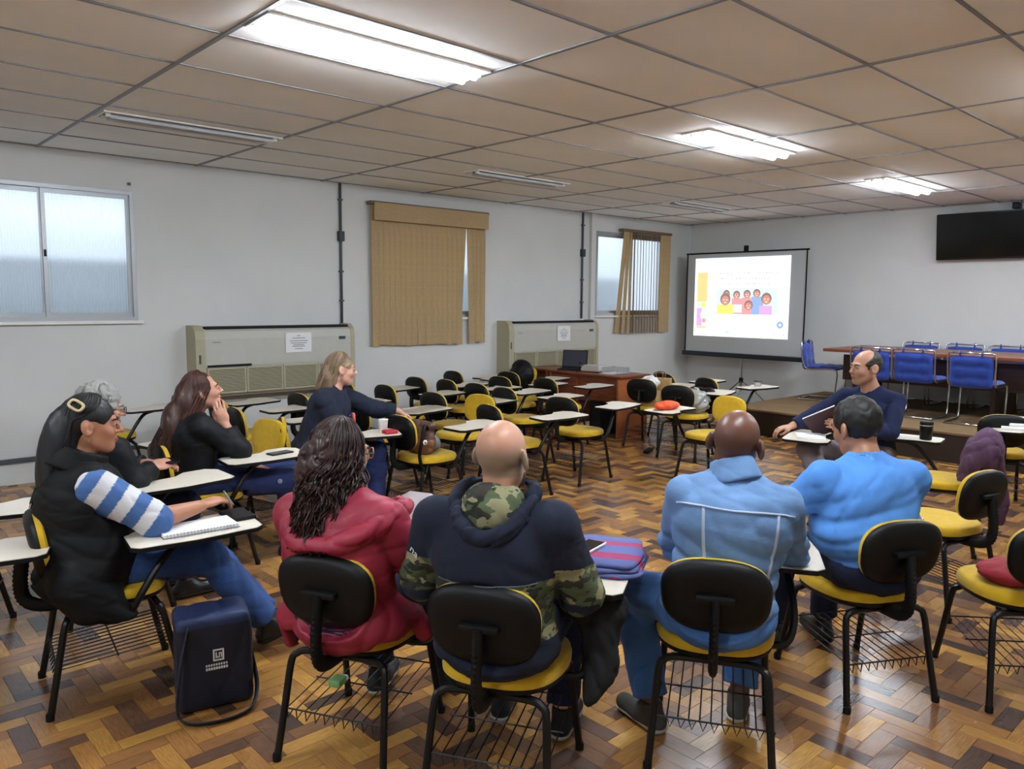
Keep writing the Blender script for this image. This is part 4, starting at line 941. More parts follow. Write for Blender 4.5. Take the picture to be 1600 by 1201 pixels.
def long_hair(s, n, tipz, phi0, rad=(.088, .108, .104), ctr=(0, -.014, .028), spread=1.0, back=0.0, wave=0.0, curl=0.0, r=(.0035, .0022), seed=1, K=18, side_part=0.0, inset=.016, sweep=0):
    rg = np.random.default_rng(seed); R = rot(s['hyaw'], s['hpitch'], s['hroll']); hc = V3(*s['hc']); hs = s['hs']
    phi = rg.uniform(math.radians(phi0), 2 * math.pi - math.radians(phi0), n); out = np.zeros((n, K, 3), np.float32); kk = 7
    dep = rg.uniform(-inset, .006, n)
    for k in range(K):
        if k < kk:
            th = (k / (kk - 1)) ** .9 * math.pi * .5
            sg = np.where(phi < math.pi, 1, -1); ap = np.where(phi < math.pi, phi, 2 * math.pi - phi); tg = np.maximum(ap, math.radians(sweep)); a2 = ap + (tg - ap) * (k / (kk - 1)) ** 1.6; phk = sg * a2
            rr = np.array(rad)[None] + dep[:, None]
            q = np.stack([np.sin(th) * np.sin(phk) * rr[:, 0], np.sin(th) * np.cos(phk) * rr[:, 1], np.cos(th) * rr[:, 2]], 1) + np.array(ctr)
            q[:, 0] += side_part * (1 - k / kk)
            out[:, k] = hc + (q * hs) @ R.T
        else:
            u = (k - kk + 1) / (K - kk); base = out[:, kk - 1]; off = base - hc; tz = tipz + rg.normal(size=n) * .0; 
            out[:, k] = base; out[:, k, :2] = hc[:2] + off[:, :2] * (1 + (spread - 1) * math.sin(u * math.pi * .5)); 
            out[:, k, 1] -= back * u * (1 - .3 * np.clip(np.cos(phi), 0, 1))
            out[:, k, 2] = base[:, 2] + (tipz - base[:, 2]) * u
    jit = rg.uniform(.86, 1.04, n); top = out[:, kk - 1, 2]
    for k in range(kk, K): out[:, k, 2] = top + (out[:, k, 2] - top) * jit
    ph = rg.uniform(0, 6.28, n); am = np.clip((np.arange(K) - 3) / 6, 0, 1)
    if wave or curl:
        fr = rg.uniform(.75, 1.25, n)
        for k in range(K):
            a = ph + k * 1.25 * fr
            out[:, k, 0] += am[k] * (wave * np.sin(ph * 2 + k * .45) + curl * np.sin(a)); out[:, k, 1] += am[k] * (wave * np.cos(ph + k * .4) + curl * np.cos(a))
    return strands(out.astype(np.float32), r[0] * hs, r[1] * hs)
def skin_mat(name, c, stub='4a4642', lip='9c5a50', rough=.45):
    m = bpy.data.materials.new(name); m.use_nodes = True; nt = m.node_tree; L = nt.links; b = nt.nodes['Principled BSDF']; b.inputs['Roughness'].default_value = rough
    b.inputs['Subsurface Weight'].default_value = .08; b.inputs['Subsurface Radius'].default_value = (.012, .005, .003)
    at = nd(nt, 'ShaderNodeAttribute', attribute_name='Col'); sp = nd(nt, 'ShaderNodeSeparateColor'); L.new(at.outputs['Color'], sp.inputs[0])
    tc = nd(nt, 'ShaderNodeTexCoord'); n = nd(nt, 'ShaderNodeTexNoise'); n.inputs['Scale'].default_value = 30; n.inputs['Detail'].default_value = 5; L.new(tc.outputs['Object'], n.inputs['Vector'])
    cr = nd(nt, 'ShaderNodeMix', data_type='RGBA'); base = lin(c); cr.inputs[6].default_value = tuple(v * .86 for v in base[:3]) + (1,); cr.inputs[7].default_value = tuple(min(1, v * 1.12) for v in base[:3]) + (1,); L.new(n.outputs['Fac'], cr.inputs[0])
    m1 = nd(nt, 'ShaderNodeMix', data_type='RGBA'); L.new(sp.outputs[0], m1.inputs[0]); L.new(cr.outputs[2], m1.inputs[6]); m1.inputs[7].default_value = lin(stub)
    m2 = nd(nt, 'ShaderNodeMix', data_type='RGBA'); L.new(sp.outputs[1], m2.inputs[0]); L.new(m1.outputs[2], m2.inputs[6]); m2.inputs[7].default_value = lin(lip)
    L.new(m2.outputs[2], b.inputs['Base Color']); return m
def hair_mat(name, c1, c2, rough=.42):
    m = bpy.data.materials.new(name); m.use_nodes = True; nt = m.node_tree; L = nt.links; b = nt.nodes['Principled BSDF']; b.inputs['Roughness'].default_value = rough
    ge = nd(nt, 'ShaderNodeNewGeometry'); mx = nd(nt, 'ShaderNodeMix', data_type='RGBA'); mx.inputs[6].default_value = lin(c1); mx.inputs[7].default_value = lin(c2); L.new(ge.outputs['Random Per Island'], mx.inputs[0]); L.new(mx.outputs[2], b.inputs['Base Color']); return m
M_eye = mat('eye_white', 'a89e96', .3); M_iris = mat('dark_iris', '20140e', .2)

class Person:
    def __init__(p, key, label, skin, pose, h=.0065, mask=None, hips=True, cat='person'):
        p.key = key; p.s = s = dict(DEF); s.update(pose); p.h = h; p.skin = skin
        p.root = thing('person', label, cat, L2W(key, 0, 0, 0), RZ(key), 'people seated in the circle')
        pts = np.array([s[k] for k in ('hip', 'chest', 'hc', 'shL', 'shR', 'elL', 'elR', 'wrL', 'wrR', 'knL', 'knR', 'anL', 'anR')]); p.lo = pts.min(0) - .26; p.hi = pts.max(0) + .27; p.lo[2] = max(p.lo[2], -.015)
        p.R = rot(s['hyaw'], s['hpitch'], s['hroll']); p.hcv = V3(*s['hc'])
        R, hc, hs = p.R, p.hcv, s['hs']
        def body(P):
            d = torso(P, s, -.004)
            nb = hc + R @ V3(0, -.022, -.055) * hs
            d = smin(d, cap(P, V3(*s['neck']) - V3(0, 0, .03), nb, .058 * hs, .050 * hs), .03)
            for sd in 'LR': d = smin(d, arm(P, s, sd, 0), .03); d = smin(d, leg(P, s, sd, -.004), .03)
            for sd in 'LR': d = smin(d, foot(P, s, sd, -.012), .02)
            dm = ((P - hc) ** 2).sum(1); k = dm < .26 ** 2
            if k.any(): d[k] = smin(d[k], head_sdf((P[k] - hc) @ R / hs) * hs, .022)
            for sd, sg in (('L', -1), ('R', 1)):
                wr = V3(*s['wr' + sd]); k = ((P - wr) ** 2).sum(1) < .25 ** 2; dr, nr, cu = s['h' + sd]
                if k.any(): d[k] = smin(d[k], hand_sdf(P[k], wr + nrm(dr) * .012, dr, nr, cu, sg), .016)
            y, z = P[:, 1], P[:, 2]; seat = np.maximum(np.maximum(np.abs(P[:, 0]) - .22, np.abs(y - .02) - .21), np.maximum(z - .482, .37 - z)); d = np.maximum(d, -seat)
            return smax(d, -ell(P, (0, -.272, .652), (.228, .096, .176), rot(0, 9, 0)), .008)
        def col(v):
            q = (v - hc) @ R / hs; c = np.zeros((len(v), 3), np.float32)
            if mask: c[:, 0] = mask(q) * (np.abs(q).max(1) < .2)
            c[:, 1] = (ell(q, (0, .095, -.057), (.021, .014, .0115)) < 0) * .8 + .25 * np.exp(-((np.abs(q[:, 0]) - .04) ** 2 + (q[:, 1] - .07) ** 2 + (q[:, 2] + .025) ** 2) / .0006)
            return c
        p.body = sdf_obj('body', body, p.lo, p.hi, h, skin, p.root, colfn=col)
        e = MB(); i_ = MB()
        for sx in (-1, 1):
            c = hc + R @ V3(sx * .031, .0825, .0085) * hs
            e.lathe([(.0007, -.0098), (.006, -.0078), (.0092, -.0035), (.0098, 0), (.0092, .0035), (.006, .0078), (.0007, .0098)], c, 12)
            ci = hc + R @ V3(sx * .031, .0905, .0085) * hs; i_.lathe([(.0005, -.005), (.0038, -.0038), (.0054, 0), (.0038, .0038), (.0005, .005)], ci, 10)
        eo = e.build('eyes', M_eye, p.root, True); i_.build('irises', M_iris, eo, True)
    def H(p, x, y, z): return p.hcv + p.R @ V3(x, y, z) * p.s['hs']
    def garment(p, name, fn, mats, h=None, lo=None, hi=None, **kw):
        g = fn
        def fn(P):
            d = g(P); c = np.abs(P[:, 0]); y, z = P[:, 1], P[:, 2]
            seat = np.maximum(np.maximum(c - .212, np.abs(y - .02) - .205), np.maximum(z - .475, .385 - z)); d = np.maximum(d, -seat)
            return smax(d, -ell(P, (0, -.272 - 0., .652), (.212, .080, .160), rot(0, 9, 0)), .008)
        return sdf_obj(name, fn, p.lo if lo is None else lo, p.hi if hi is None else hi, h or p.h * 1.25, mats, p.root, **kw)
    def brows(p, m, tilt=0.0):
        b = MB()
        for sx in (-1, 1): b.tube([p.H(sx * .013, .0945, .0265), p.H(sx * .030, .0905, .0315), p.H(sx * .047, .0775, .0275)], [.0036, .0042, .0024], 5)
        b.build('eyebrows', m, p.root, True)
    def pants(p, m, t=.014, cut=.93, amp=.006, seed=1, flare=.012, **kw):
        s = p.s
        def f(P):
            d = ell(P, s['hip'], (.165 * s['w'] + t, .125 * s['dp'] + t, .115 + t), rot(s['tyaw'], 0, 0))
            for sd in 'LR': d = smin(d, leg(P, s, sd, t, cut, flare), .045)
            d = smax(d, P[:, 2] - (s['hip'][2] + .10), .01); return d + amp * wrk(P, 17, seed)
        return p.garment('trousers', f, m, **kw)
    def shoes(p, m, sole, t=.004):
        s = p.s
        for sd in 'LR':
            a, f, up, heel, toe = foot_frame(s, sd); lo = np.minimum(np.minimum(heel, toe), a) - .09; hi = np.maximum(np.maximum(heel, toe), a) + .09
            o = sdf_obj('shoe', lambda P: smax(foot(P, s, sd, t), (P - a) @ up - .02, .006), lo, hi, .006, m, p.root)
            def so(P):
                z = (P - heel) @ up; return smax(smax(cap(P, heel, toe, .044 + t, .037 + t), z + .018, .004), -(z + .042), .004)
            sdf_obj('sole', so, lo, hi, .006, sole, o)
    def hood_ring(p, name, pts, r, m, h=None, amp=.004, seed=2, k=.008):
        pts = [V3(*q) for q in bez(pts, 4)]; A = np.array(pts); n_p = len(pts); r = [r * (.42 + .58 * math.sin(math.pi * i / (n_p - 1)) ** .45) for i in range(n_p)]; return p.garment(name, lambda P: chain(P, pts, r, k) + amp * wrk(P, 26, seed), m, h, A.min(0) - .09, A.max(0) + .09)
def seam(fn, pts, r, name, m, parent, d=(0, 1, 0)):
    """thin raised stitched strip laid on a garment surface, found by marching from behind"""
    Q = np.array([tuple(q) for q in bez(pts, 5)], np.float32); dv = V3(*d); Q = Q - dv * .35
    for _ in range(40): Q = Q + dv * np.maximum(fn(Q), -.01)[:, None] * .8
    MB().tube([tuple(q) for q in Q], r, 6, flat=(1.6, .9)).build(name, m, parent, True)

def add_folds(m, sc=9.0, st=.5, dist=.03):
    nt = m.node_tree; L = nt.links; b = nt.nodes['Principled BSDF']; tc = nd(nt, 'ShaderNodeTexCoord'); n = nd(nt, 'ShaderNodeTexNoise'); n.inputs['Scale'].default_value = sc; n.inputs['Detail'].default_value = 3; n.inputs['Distortion'].default_value = 1.4
    try: n.noise_type = 'RIDGED_MULTIFRACTAL'
    except Exception: pass
    mp = nd(nt, 'ShaderNodeMapping'); mp.inputs['Scale'].default_value = (.6, .6, 1.5); L.new(tc.outputs['Object'], mp.inputs[0]); L.new(mp.outputs[0], n.inputs['Vector'])
    bp = nd(nt, 'ShaderNodeBump'); bp.inputs['Strength'].default_value = st; bp.inputs['Distance'].default_value = dist; L.new(n.outputs[0], bp.inputs['Height'])
    if b.inputs['Normal'].is_linked: L.new(b.inputs['Normal'].links[0].from_socket, bp.inputs['Normal'])
    L.new(bp.outputs[0], b.inputs['Normal'])
def denim_mat(name, c, c2):
    m = mat(name, c, .85, var=.25, vscale=7, bump=.25, bscale=380); return m
M_jean = mat('blue_jeans', '2f4f86', .85, var=.3, vscale=6, bump=.25, bscale=350); M_jeanl = mat('light_jeans', '4a78b6', .85, var=.3, vscale=6, bump=.25, bscale=350)
M_denim = mat('denim_jacket', '6b90bd', .85, var=.3, vscale=5, bump=.3, bscale=330); M_stitch = mat('pale_stitching', 'a9b8cb', .9)
M_navyc = mat('navy_cotton', '141c30', .9, var=.15, vscale=7, bump=.2, bscale=240); M_navy2 = mat('navy_trousers', '141d38', .9, var=.15, vscale=7); M_navyp = mat('blue_sport_trousers', '1b2c5e', .8, var=.15, vscale=6)
M_bluetee = mat('sky_blue_jersey', '5592dc', .9, var=.1, vscale=5, bump=.2, bscale=300)
M_redj = mat('red_raincoat', '96243a', .55, var=.15, vscale=6); M_redl = mat('red_lining', 'b81f2a', .8, var=.1)
M_blackv = mat('black_quilted_nylon', '060709', .65, var=.2, vscale=8, spec=.25); M_blackj = mat('black_jacket', '090b10', .65, var=.2, vscale=8, spec=.3)
M_taup = mat('taupe_chinos', '75686a', .9, var=.12, vscale=8); M_shoe = mat('black_leather_shoe', '15161a', .35); M_shoeg = mat('grey_suede_shoe', '4c4a48', .9, var=.15); M_sole = mat('pale_sole', 'b7b2a6', .7); M_soled = mat('dark_sole', '0d0d0e', .7)
def camo_mat():
    m = bpy.data.materials.new('camouflage_cotton'); m.use_nodes = True; nt = m.node_tree; L = nt.links; b = nt.nodes['Principled BSDF']; b.inputs['Roughness'].default_value = .9
    tc = nd(nt, 'ShaderNodeTexCoord'); prev = None
    for i, (c, th, sc) in enumerate((('4e5a3c', 0, 1), ('23281f', .53, 15), ('8d8a68', .575, 13), ('35302a', .60, 19))):
        if i == 0: rgb = nd(nt, 'ShaderNodeRGB'); rgb.outputs[0].default_value = lin(c); prev = rgb.outputs[0]; continue
        n = nd(nt, 'ShaderNodeTexNoise'); n.inputs['Scale'].default_value = sc; n.inputs['Detail'].default_value = 2.5; mp = nd(nt, 'ShaderNodeMapping'); mp.inputs['Location'].default_value = (i * 7, i * 3, i); mp.inputs['Scale'].default_value = (.8, .8, 1.3); L.new(tc.outputs['Object'], mp.inputs[0]); L.new(mp.outputs[0], n.inputs['Vector'])
        g = nd(nt, 'ShaderNodeMath', operation='GREATER_THAN'); g.inputs[1].default_value = th; L.new(n.outputs['Fac'], g.inputs[0])
        mx = nd(nt, 'ShaderNodeMix', data_type='RGBA'); L.new(g.outputs[0], mx.inputs[0]); L.new(prev, mx.inputs[6]); mx.inputs[7].default_value = lin(c); prev = mx.outputs[2]
    L.new(prev, b.inputs['Base Color']); return m
M_camo = camo_mat()
def neck_cut(P, p, r=.062, up=.0):
    nk = V3(*p.s['neck']) + V3(0, 0, -.005 + up); return cap(P, nk, p.hcv + p.R @ V3(0, -.02, -.03), r, r + .012)

for _m, _s, _k in ((M_denim, 7, .35), (M_jean, 9, .3), (M_jeanl, 9, .3), (M_navyc, 7, .35), (M_bluetee, 6, .25), (M_redj, 7, .4), (M_redl, 8, .3), (M_blackv, 8, .35), (M_blackj, 8, .35), (M_navy2, 8, .3), (M_navyp, 8, .3), (M_taup, 8, .3), (M_camo, 9, .3)): add_folds(_m, _s, _k, .012)
# ---- man in camouflage hoodie (seen from behind)
sk = skin_mat('light_skin', 'c9957a', '857b68')
p = Person('F3', 'man with a shaved head in a navy and camouflage hoodie, seen from behind', sk,
    dict(hc=(.005, -.055, 1.145), hyaw=-12, hpitch=-4, neck=(0, -.09, 1.015), chest=(-.005, -.105, .835), hip=(0, -.10, .55), w=1.13, dp=1.12, armr=1.18, shL=(-.205, -.105, .935), shR=(.19, -.105, .95), elL=(-.295, -.02, .70), elR=(.255, .01, .70), wrL=(-.16, .24, .60), wrR=(.13, .26, .60),
         hL=((.6, .7, -.2), (0, .2, 1), .5), hR=((-.6, .7, -.2), (0, .2, 1), .5), knL=(-.15, .40, .53), knR=(.12, .42, .53), anL=(-.13, .40, .10), anR=(.13, .34, .10)),
    mask=lambda q: .8 * np.clip((.060 - q[:, 2]) / .05, 0, 1) * np.clip((.045 - q[:, 1]) / .03, 0, 1) * np.clip((q[:, 2] + .062) / .012, 0, 1))
pp = p
def f_hood(P):
    s = pp.s; d = torso(P, s, .024)
    for sd in 'LR': d = smin(d, arm(P, s, sd, .022, 1.92), .022)
    d = smax(d, .50 - P[:, 2], .02); d = smax(d, -neck_cut(P, pp, .060, .015), .012)
    return d + .0075 * wrk(P, 15, 21, (1, 1, 1.5)) * np.clip((1.02 - P[:, 2]) / .25, .25, 1)
def m_hood(c):
    s = pp.s; o = np.where(c[:, 2] < .785 + .04 * c[:, 0], 1, 0)
    for sd, sg in (('L', -1), ('R', 1)):
        dd = cap(c.astype(np.float32), s['sh' + sd], s['el' + sd], .05, .05); k = (dd < .045) & (sg * c[:, 0] > abs(s['sh' + sd][0]) + .005); o = np.where(k, np.where(c[:, 2] < .815, 1, 0), o)
        k2 = cap(c.astype(np.float32), s['el' + sd], s['wr' + sd], .05, .05) < .03; o = np.where(k2 & (c[:, 2] < .68), 0, o)
    return np.where(c[:, 2] < .60, 0, o)
p.garment('hoodie', f_hood, [M_navyc, M_camo], .0075, matfn=m_hood)
seam(f_hood, [(-.16, -.1, .778), (-.07, -.1, .782), (.03, -.1, .786), (.16, -.1, .791)], .0022, 'hoodie_seam', mat('grey_seam', '5c6470', .9), p.root)
p.hood_ring('hood', [(-.07, .02, 1.045), (-.112, -.06, 1.05), (-.122, -.14, 1.015), (-.078, -.215, .958), (0, -.240, .928), (.078, -.215, .962), (.122, -.14, 1.02), (.112, -.06, 1.055), (.07, .02, 1.05)], .025, M_navyc, .006, .008)
p.garment('hood_lining', lambda P: smax(ell(P, (0, -.135, 1.0), (.105, .098, .082), rot(0, 28, 0)), -neck_cut(P, pp, .055, .02), .01) + .005 * wrk(P, 30, 5), M_camo, .007, (-.16, -.28, .85), (.16, .02, 1.16))
p.pants(M_navy2, seed=4); p.shoes(mat('dark_sneaker', '1d2026', .7), M_sole)
Q = V3(-.33, -.33, .83)[None]
for _ in range(60): Q = Q + V3(.30, .95, 0)[None] * f_hood(Q)[:, None] * .7
_e = np.eye(3, dtype=np.float32) * .012; _g = nrm([float(f_hood(Q + _e[i:i + 1])[0] - f_hood(Q - _e[i:i + 1])[0]) for i in range(3)]); _x = nrm(V3(.75, -.2, -.6) - _g * float(V3(.75, -.2, -.6) @ _g)); _y = np.cross(_g, _x); _o = Q[0] + _g * .004
me = text_mesh('na', .045); o = link('sleeve_print', me, M_white, p.root); o.matrix_local = Matrix(((_x[0], _y[0], _g[0], _o[0]), (_x[1], _y[1], _g[1], _o[1]), (_x[2], _y[2], _g[2], _o[2]), (0, 0, 0, 1)))
def beard(q): return smax(smax(ell(q, (0, .03, -.055), (.062, .068, .066)), q[:, 2] + .045, .01), -ell(q, (0, .09, -.057), (.03, .03, .014)), .005)
p.garment('beard', lambda P: beard((P - pp.hcv) @ pp.R), hair_mat('beard_dark', '2b2420', '3a3029', .7), .006, p.hcv - .15, p.hcv + .15)

# ---- man in denim jacket
sk = skin_mat('brown_skin', '6b4636', '3d2c25', '5c3530', .38)
p = Person('F4', 'bald man in a blue denim jacket and jeans, seen from behind', sk,
    dict(hc=(.052, -.02, 1.142), hyaw=-14, hpitch=-10, hroll=6, hs=1.03, neck=(.05, -.06, 1.045), chest=(.045, -.075, .865), hip=(.01, -.10, .55), w=1.14, dp=1.15, armr=1.12, shL=(-.115, -.06, .955), shR=(.215, -.06, .94), elL=(-.155, .10, .735), elR=(.265, .12, .735), wrL=(.06, .33, .715), wrR=(.15, .35, .715),
         hL=((.9, .3, 0), (0, .2, 1), .4), hR=((-.8, .5, 0), (0, .2, 1), .4), hjL=(-.10, -.05, .54), hjR=(.10, -.04, .54), knL=(-.325, .16, .50), knR=(.15, .38, .52), anL=(-.225, .04, .095), anR=(.10, .22, .095), ftL=(-.75, .65, 0), ftR=(.1, 1, 0), legr=1.08),
    mask=lambda q: .35 * np.clip((.075 - q[:, 2]) / .05, 0, 1) * np.clip((.05 - q[:, 1]) / .03, 0, 1) * np.clip((q[:, 2] + .06) / .02, 0, 1))
pd_ = p
def f_den(P):
    s = pd_.s; d = torso(P, s, .022)
    for sd in 'LR': d = smin(d, arm(P, s, sd, .019, 1.9), .022)
    d = smax(d, .56 - P[:, 2], .012); d = smax(d, -neck_cut(P, pd_, .060, .02), .01)
    fold = np.abs(np.sin(P[:, 2] * 42 + P[:, 0] * 7 + 1.6 * np.sin(P[:, 0] * 10))) ** 5 * np.clip((.88 - P[:, 2]) / .12, 0, 1)
    return d + .007 * wrk(P, 16, 31) + .011 * fold
p.garment('denim_jacket', f_den, M_denim, .0075)
def collar(p, r, th, z0, z1, lean=.0):
    nk = V3(*p.s['neck']); ax = nrm(p.hcv + p.R @ V3(0, -.02, -.06) - nk)
    def f(P):
        z = (P - nk) @ ax; rr = np.sqrt(np.maximum(((P - nk) ** 2).sum(1) - z * z, 0)) - lean * (z1 - z)
        d = np.abs(rr - r) - th; return smax(smax(d, z - z1, .008), z0 - z, .008) + .003 * wrk(P, 30, 3)
    return f
p.garment('collar', collar(p, .066, .009, -.03, .058, .22), M_denim, .0055, p.hcv - V3(.2, .2, .3), p.hcv + .2)
for pts in ([(-.145, 0, .945), (-.06, 0, .955), (.05, 0, .952), (.16, 0, .945), (.25, 0, .925)], [(-.05, 0, .955), (-.048, 0, .87), (-.04, 0, .76), (-.035, 0, .64)], [(.195, 0, .938), (.19, 0, .85), (.175, 0, .76), (.155, 0, .64)]): seam(f_den, pts, .0042, 'jacket_seam', M_stitch, p.root)
p.pants(M_jeanl, .016, .92, .0065, 33, .016); p.shoes(M_shoeg, M_sole)

# ---- man in blue t-shirt
sk = skin_mat('tan_skin', 'b07d61', '4a3c33')
p = Person('F5', 'dark-haired man in a sky blue t-shirt, seen from behind', sk,
    dict(hc=(-.055, .01, 1.125), hyaw=12, hpitch=-14, hroll=-8, hs=1.02, neck=(-.045, -.05, 1.01), chest=(-.02, -.06, .835), hip=(0, -.08, .55), w=1.18, dp=1.2, belly=.075, armr=1.15, tyaw=4, shL=(-.215, -.015, .915), shR=(.165, -.07, .915), elL=(-.285, .12, .755), elR=(.27, .10, .73), wrL=(-.10, .33, .715), wrR=(.17, .34, .715),
         hL=((.7, .6, 0), (0, .2, 1), .4), hR=((-.7, .6, 0), (0, .2, 1), .4), knL=(-.15, .39, .53), knR=(.13, .40, .53), anL=(-.12, .42, .10), anR=(.12, .40, .10)))
pt = p
def f_tee(P):
    s = pt.s; d = torso(P, s, .017)
    for sd in 'LR': d = smin(d, arm(P, s, sd, .022, .72), .035)
    d = smax(d, .575 - P[:, 2], .01); d = smax(d, -neck_cut(P, pt, .060, .0), .008)
    fold = np.abs(np.sin(P[:, 2] * 36 - P[:, 0] * 17 + 1.2 * np.sin(P[:, 0] * 9))) ** 5 * np.clip((.93 - P[:, 2]) / .15, 0, 1)
    return d + .006 * wrk(P, 17, 41) + .008 * fold
p.garment('t_shirt', f_tee, M_bluetee, .0075); p.pants(M_navy2, .014, seed=5); p.shoes(M_shoe, M_soled)
M_hdark = hair_mat('dark_short_hair', '14110f', '2c2622', .55)
def short_hair(p, fn, m, h=.006, seed=1, amp=.004): return p.garment('hair', lambda P: fn((P - p.hcv) @ p.R / p.s['hs']) * p.s['hs'] + amp * wrk(P, 60, seed), m, h, p.hcv - .18, p.hcv + .18)
def h_tee(q):
    d = ell(q, (0, -.022, .036), (.084, .103, .099)); d = smax(d, -(q[:, 2] + .055 + .6 * np.clip(-q[:, 1] - .05, -.03, .05)), .01); d = smax(d, -ell(q, (0, .095, -.03), (.075, .075, .095)), .01); d = smax(d, -ell(q, (.012, .035, .138), (.042, .055, .028)), .006)
    for s_ in (-1, 1): d = smax(d, -ell(q, (s_ * .092, -.005, -.010), (.028, .026, .036)), .005)
    return d
short_hair(p, h_tee, M_hdark, seed=3); p.brows(M_hdark)

# ---- woman in red jacket
sk = skin_mat('olive_skin', 'bd8768', '4a3c33', 'a55a55')
p = Person('F2', 'woman with long curly dark hair in a red jacket, seen from behind', sk,
    dict(hc=(-.035, -.055, 1.098), hyaw=-26, hpitch=-6, hroll=3, hs=.98, neck=(-.03, -.10, .975), chest=(-.02, -.11, .80), hip=(0, -.10, .54), w=1.12, dp=1.15, tyaw=-4, shL=(-.215, -.10, .875), shR=(.175, -.115, .90), elL=(-.27, .03, .68), elR=(.25, .02, .66), wrL=(-.10, .27, .60), wrR=(.12, .28, .61),
         hL=((.6, .7, -.1), (0, .2, 1), .5), hR=((-.3, .9, .1), (0, 0, 1), .5), anL=(-.11, .34, .10), anR=(.16, .44, .10), knR=(.14, .39, .53)))
pr_ = p
def f_red(P):
    s = pr_.s; d = torso(P, s, .022)
    for sd in 'LR': d = smin(d, arm(P, s, sd, .024, 1.9), .022)
    d = smin(d, ell(P, (0, -.08, .50), (.235, .165, .10)), .06)
    d = smin(d, cap(P, (-.20, -.13, .50), (-.225, -.10, .40), .055, .035), .05); d = smin(d, cap(P, (.20, .02, .50), (.235, .06, .42), .045, .03), .05)
    cushion = smax(ell(P, (0, .02, .30), (.34, .33, .175)), -P[:, 2], .01); d = smax(d, -ell(P, (0, .04, .40), (.205, .23, .075)), .015)
    d = smax(d, -neck_cut(P, pr_, .064, .0), .012); return d + .011 * wrk(P, 12, 51)
p.garment('red_jacket', f_red, M_redj, .0075)
p.hood_ring('jacket_hood', [(-.10, .05, .925), (-.175, -.03, .925), (-.19, -.14, .89), (-.12, -.235, .835), (.0, -.255, .815), (.12, -.22, .855), (.205, -.14, .915), (.205, -.04, .925), (.10, .06, .90)], .034, M_redj, .0065, .010, 9)
p.garment('hood_lining', lambda P: smax(ell(P, (0, -.125, .90), (.135, .115, .085), rot(0, 25, 0)), -neck_cut(P, pr_, .055, .02), .01) + .005 * wrk(P, 20, 15), M_redl, .008, (-.2, -.3, .75), (.2, .05, 1.05))
M_hcurl = hair_mat('dark_brown_curls', '1c110f', '47302b', .38)
def vol(p, prims):
    def f(P):
        d = None
        for e in prims:
            q = (P - p.hcv) if e[0] == 'w' else (P - p.hcv) @ p.R / p.s['hs']
            c = ell(q, e[1], e[2]) if len(e) == 3 else cap(q, *e[1:]); d = c if d is None else smin(d, c, .04)
        return d
    return f
cv = vol(p, [('h', (0, -.028, .036), (.084, .100, .096)), ('w', (-.035, -.085, -.06), (.092, .075, .13)), ('w', (-.045, -.105, -.18), (.085, .06, .11))])
def curls(P):
    q = (P - pr_.hcv) @ pr_.R; d = cv(P); return smax(d, -ell(q, (0, .10, -.035), (.074, .085, .105)), .012) + .010 * wrk(P, 42, 6)
p.garment('hair', curls, M_hcurl, .007, p.hcv - V3(.24, .28, .36), p.hcv + V3(.22, .2, .2),
    extra=long_hair(p.s, 520, .80, 66, (.092, .110, .106), spread=1.18, back=.075, wave=.012, curl=.011, r=(.0042, .003), seed=5, K=24))
M_gold = mat('gold_frame', 'b89b5e', .3, .8); M_dkf = mat('dark_temple', '251a18', .3)
b = MB()
for sx in (-1, 1):
    for a in (1,): b.tube([p.H(sx * (.033 + .026 * math.cos(t_)), .108 - .012 * math.cos(t_) * (1 if sx * math.cos(t_) > 0 else .3), .006 + .021 * math.sin(t_) + .004 * math.cos(t_)) for t_ in [i * 2 * math.pi / 14 for i in range(14)]], .0024, 6, closed=True)
b.tube([p.H(-.008, .112, .01), p.H(.008, .112, .01)], .002, 6); g_ = b.build('eyeglasses', M_gold, p.root, True)
for sx in (-1, 1): MB().tube([p.H(sx * .060, .098, .012), p.H(sx * .078, .05, .012), p.H(sx * .084, -.005, .008), p.H(sx * .084, -.02, -.01)], .0025, 6).build('temple', M_dkf, g_, True)
p.brows(M_hcurl); p.pants(M_navy2, seed=6); p.shoes(mat('dark_sneaker'), M_sole)
MB().lathe([(.004, -.004), (.005, 0), (.004, .004)], p.H(.082, .0, -.042), 10).build('earring', M_chrome, p.root, True)

# ---- woman in black vest, striped sweater
sk = skin_mat('warm_skin', 'b47c5e', '4a3c33', '9c4f48')
p = Person('F1', 'dark-haired woman in a black vest and blue striped sweater writing', sk,
    dict(hc=(.0, -.018, 1.122), hyaw=-10, hpitch=-4, hs=1.0, neck=(0, -.075, .985), chest=(0, -.07, .80), hip=(0, -.085, .545), w=1.08, dp=1.2, belly=.04, shR=(.165, -.035, .895), shL=(-.18, -.07, .90), elR=(.215, .175, .742), wrR=(.13, .365, .752), elL=(-.22, .06, .70), wrL=(-.05, .26, .60), armr=1.15,
         hR=((-.35, .9, .12), (.1, .1, 1), .55), hL=((.6, .7, -.3), (0, .3, 1), .4), knR=(.11, .40, .515), anR=(.07, .66, .15), knL=(-.10, .40, .53), anL=(-.03, .70, .13), ftR=(.2, .9, .30), ftL=(.1, .9, .25)), h=.006)
pv_ = p
wht, blu = lin('cfcfcf')[:3], lin('44679c')[:3]
def c_swe(v):
    s = pv_.s; a, e_, w_ = V3(*s['shR']), V3(*s['elR']), V3(*s['wrR']); L1 = np.linalg.norm(e_ - a); u = (v - a) @ nrm(e_ - a) + .0
    st = (np.floor((u + .055) / .052) % 2 == 0); c = np.where(st[:, None], blu, wht); k = u > L1 * .96; c[k] = blu; return c.astype(np.float32)
M_swe = mat('striped_sweater', 'ffffff', .9, attr='Col', bump=.2, bscale=260)
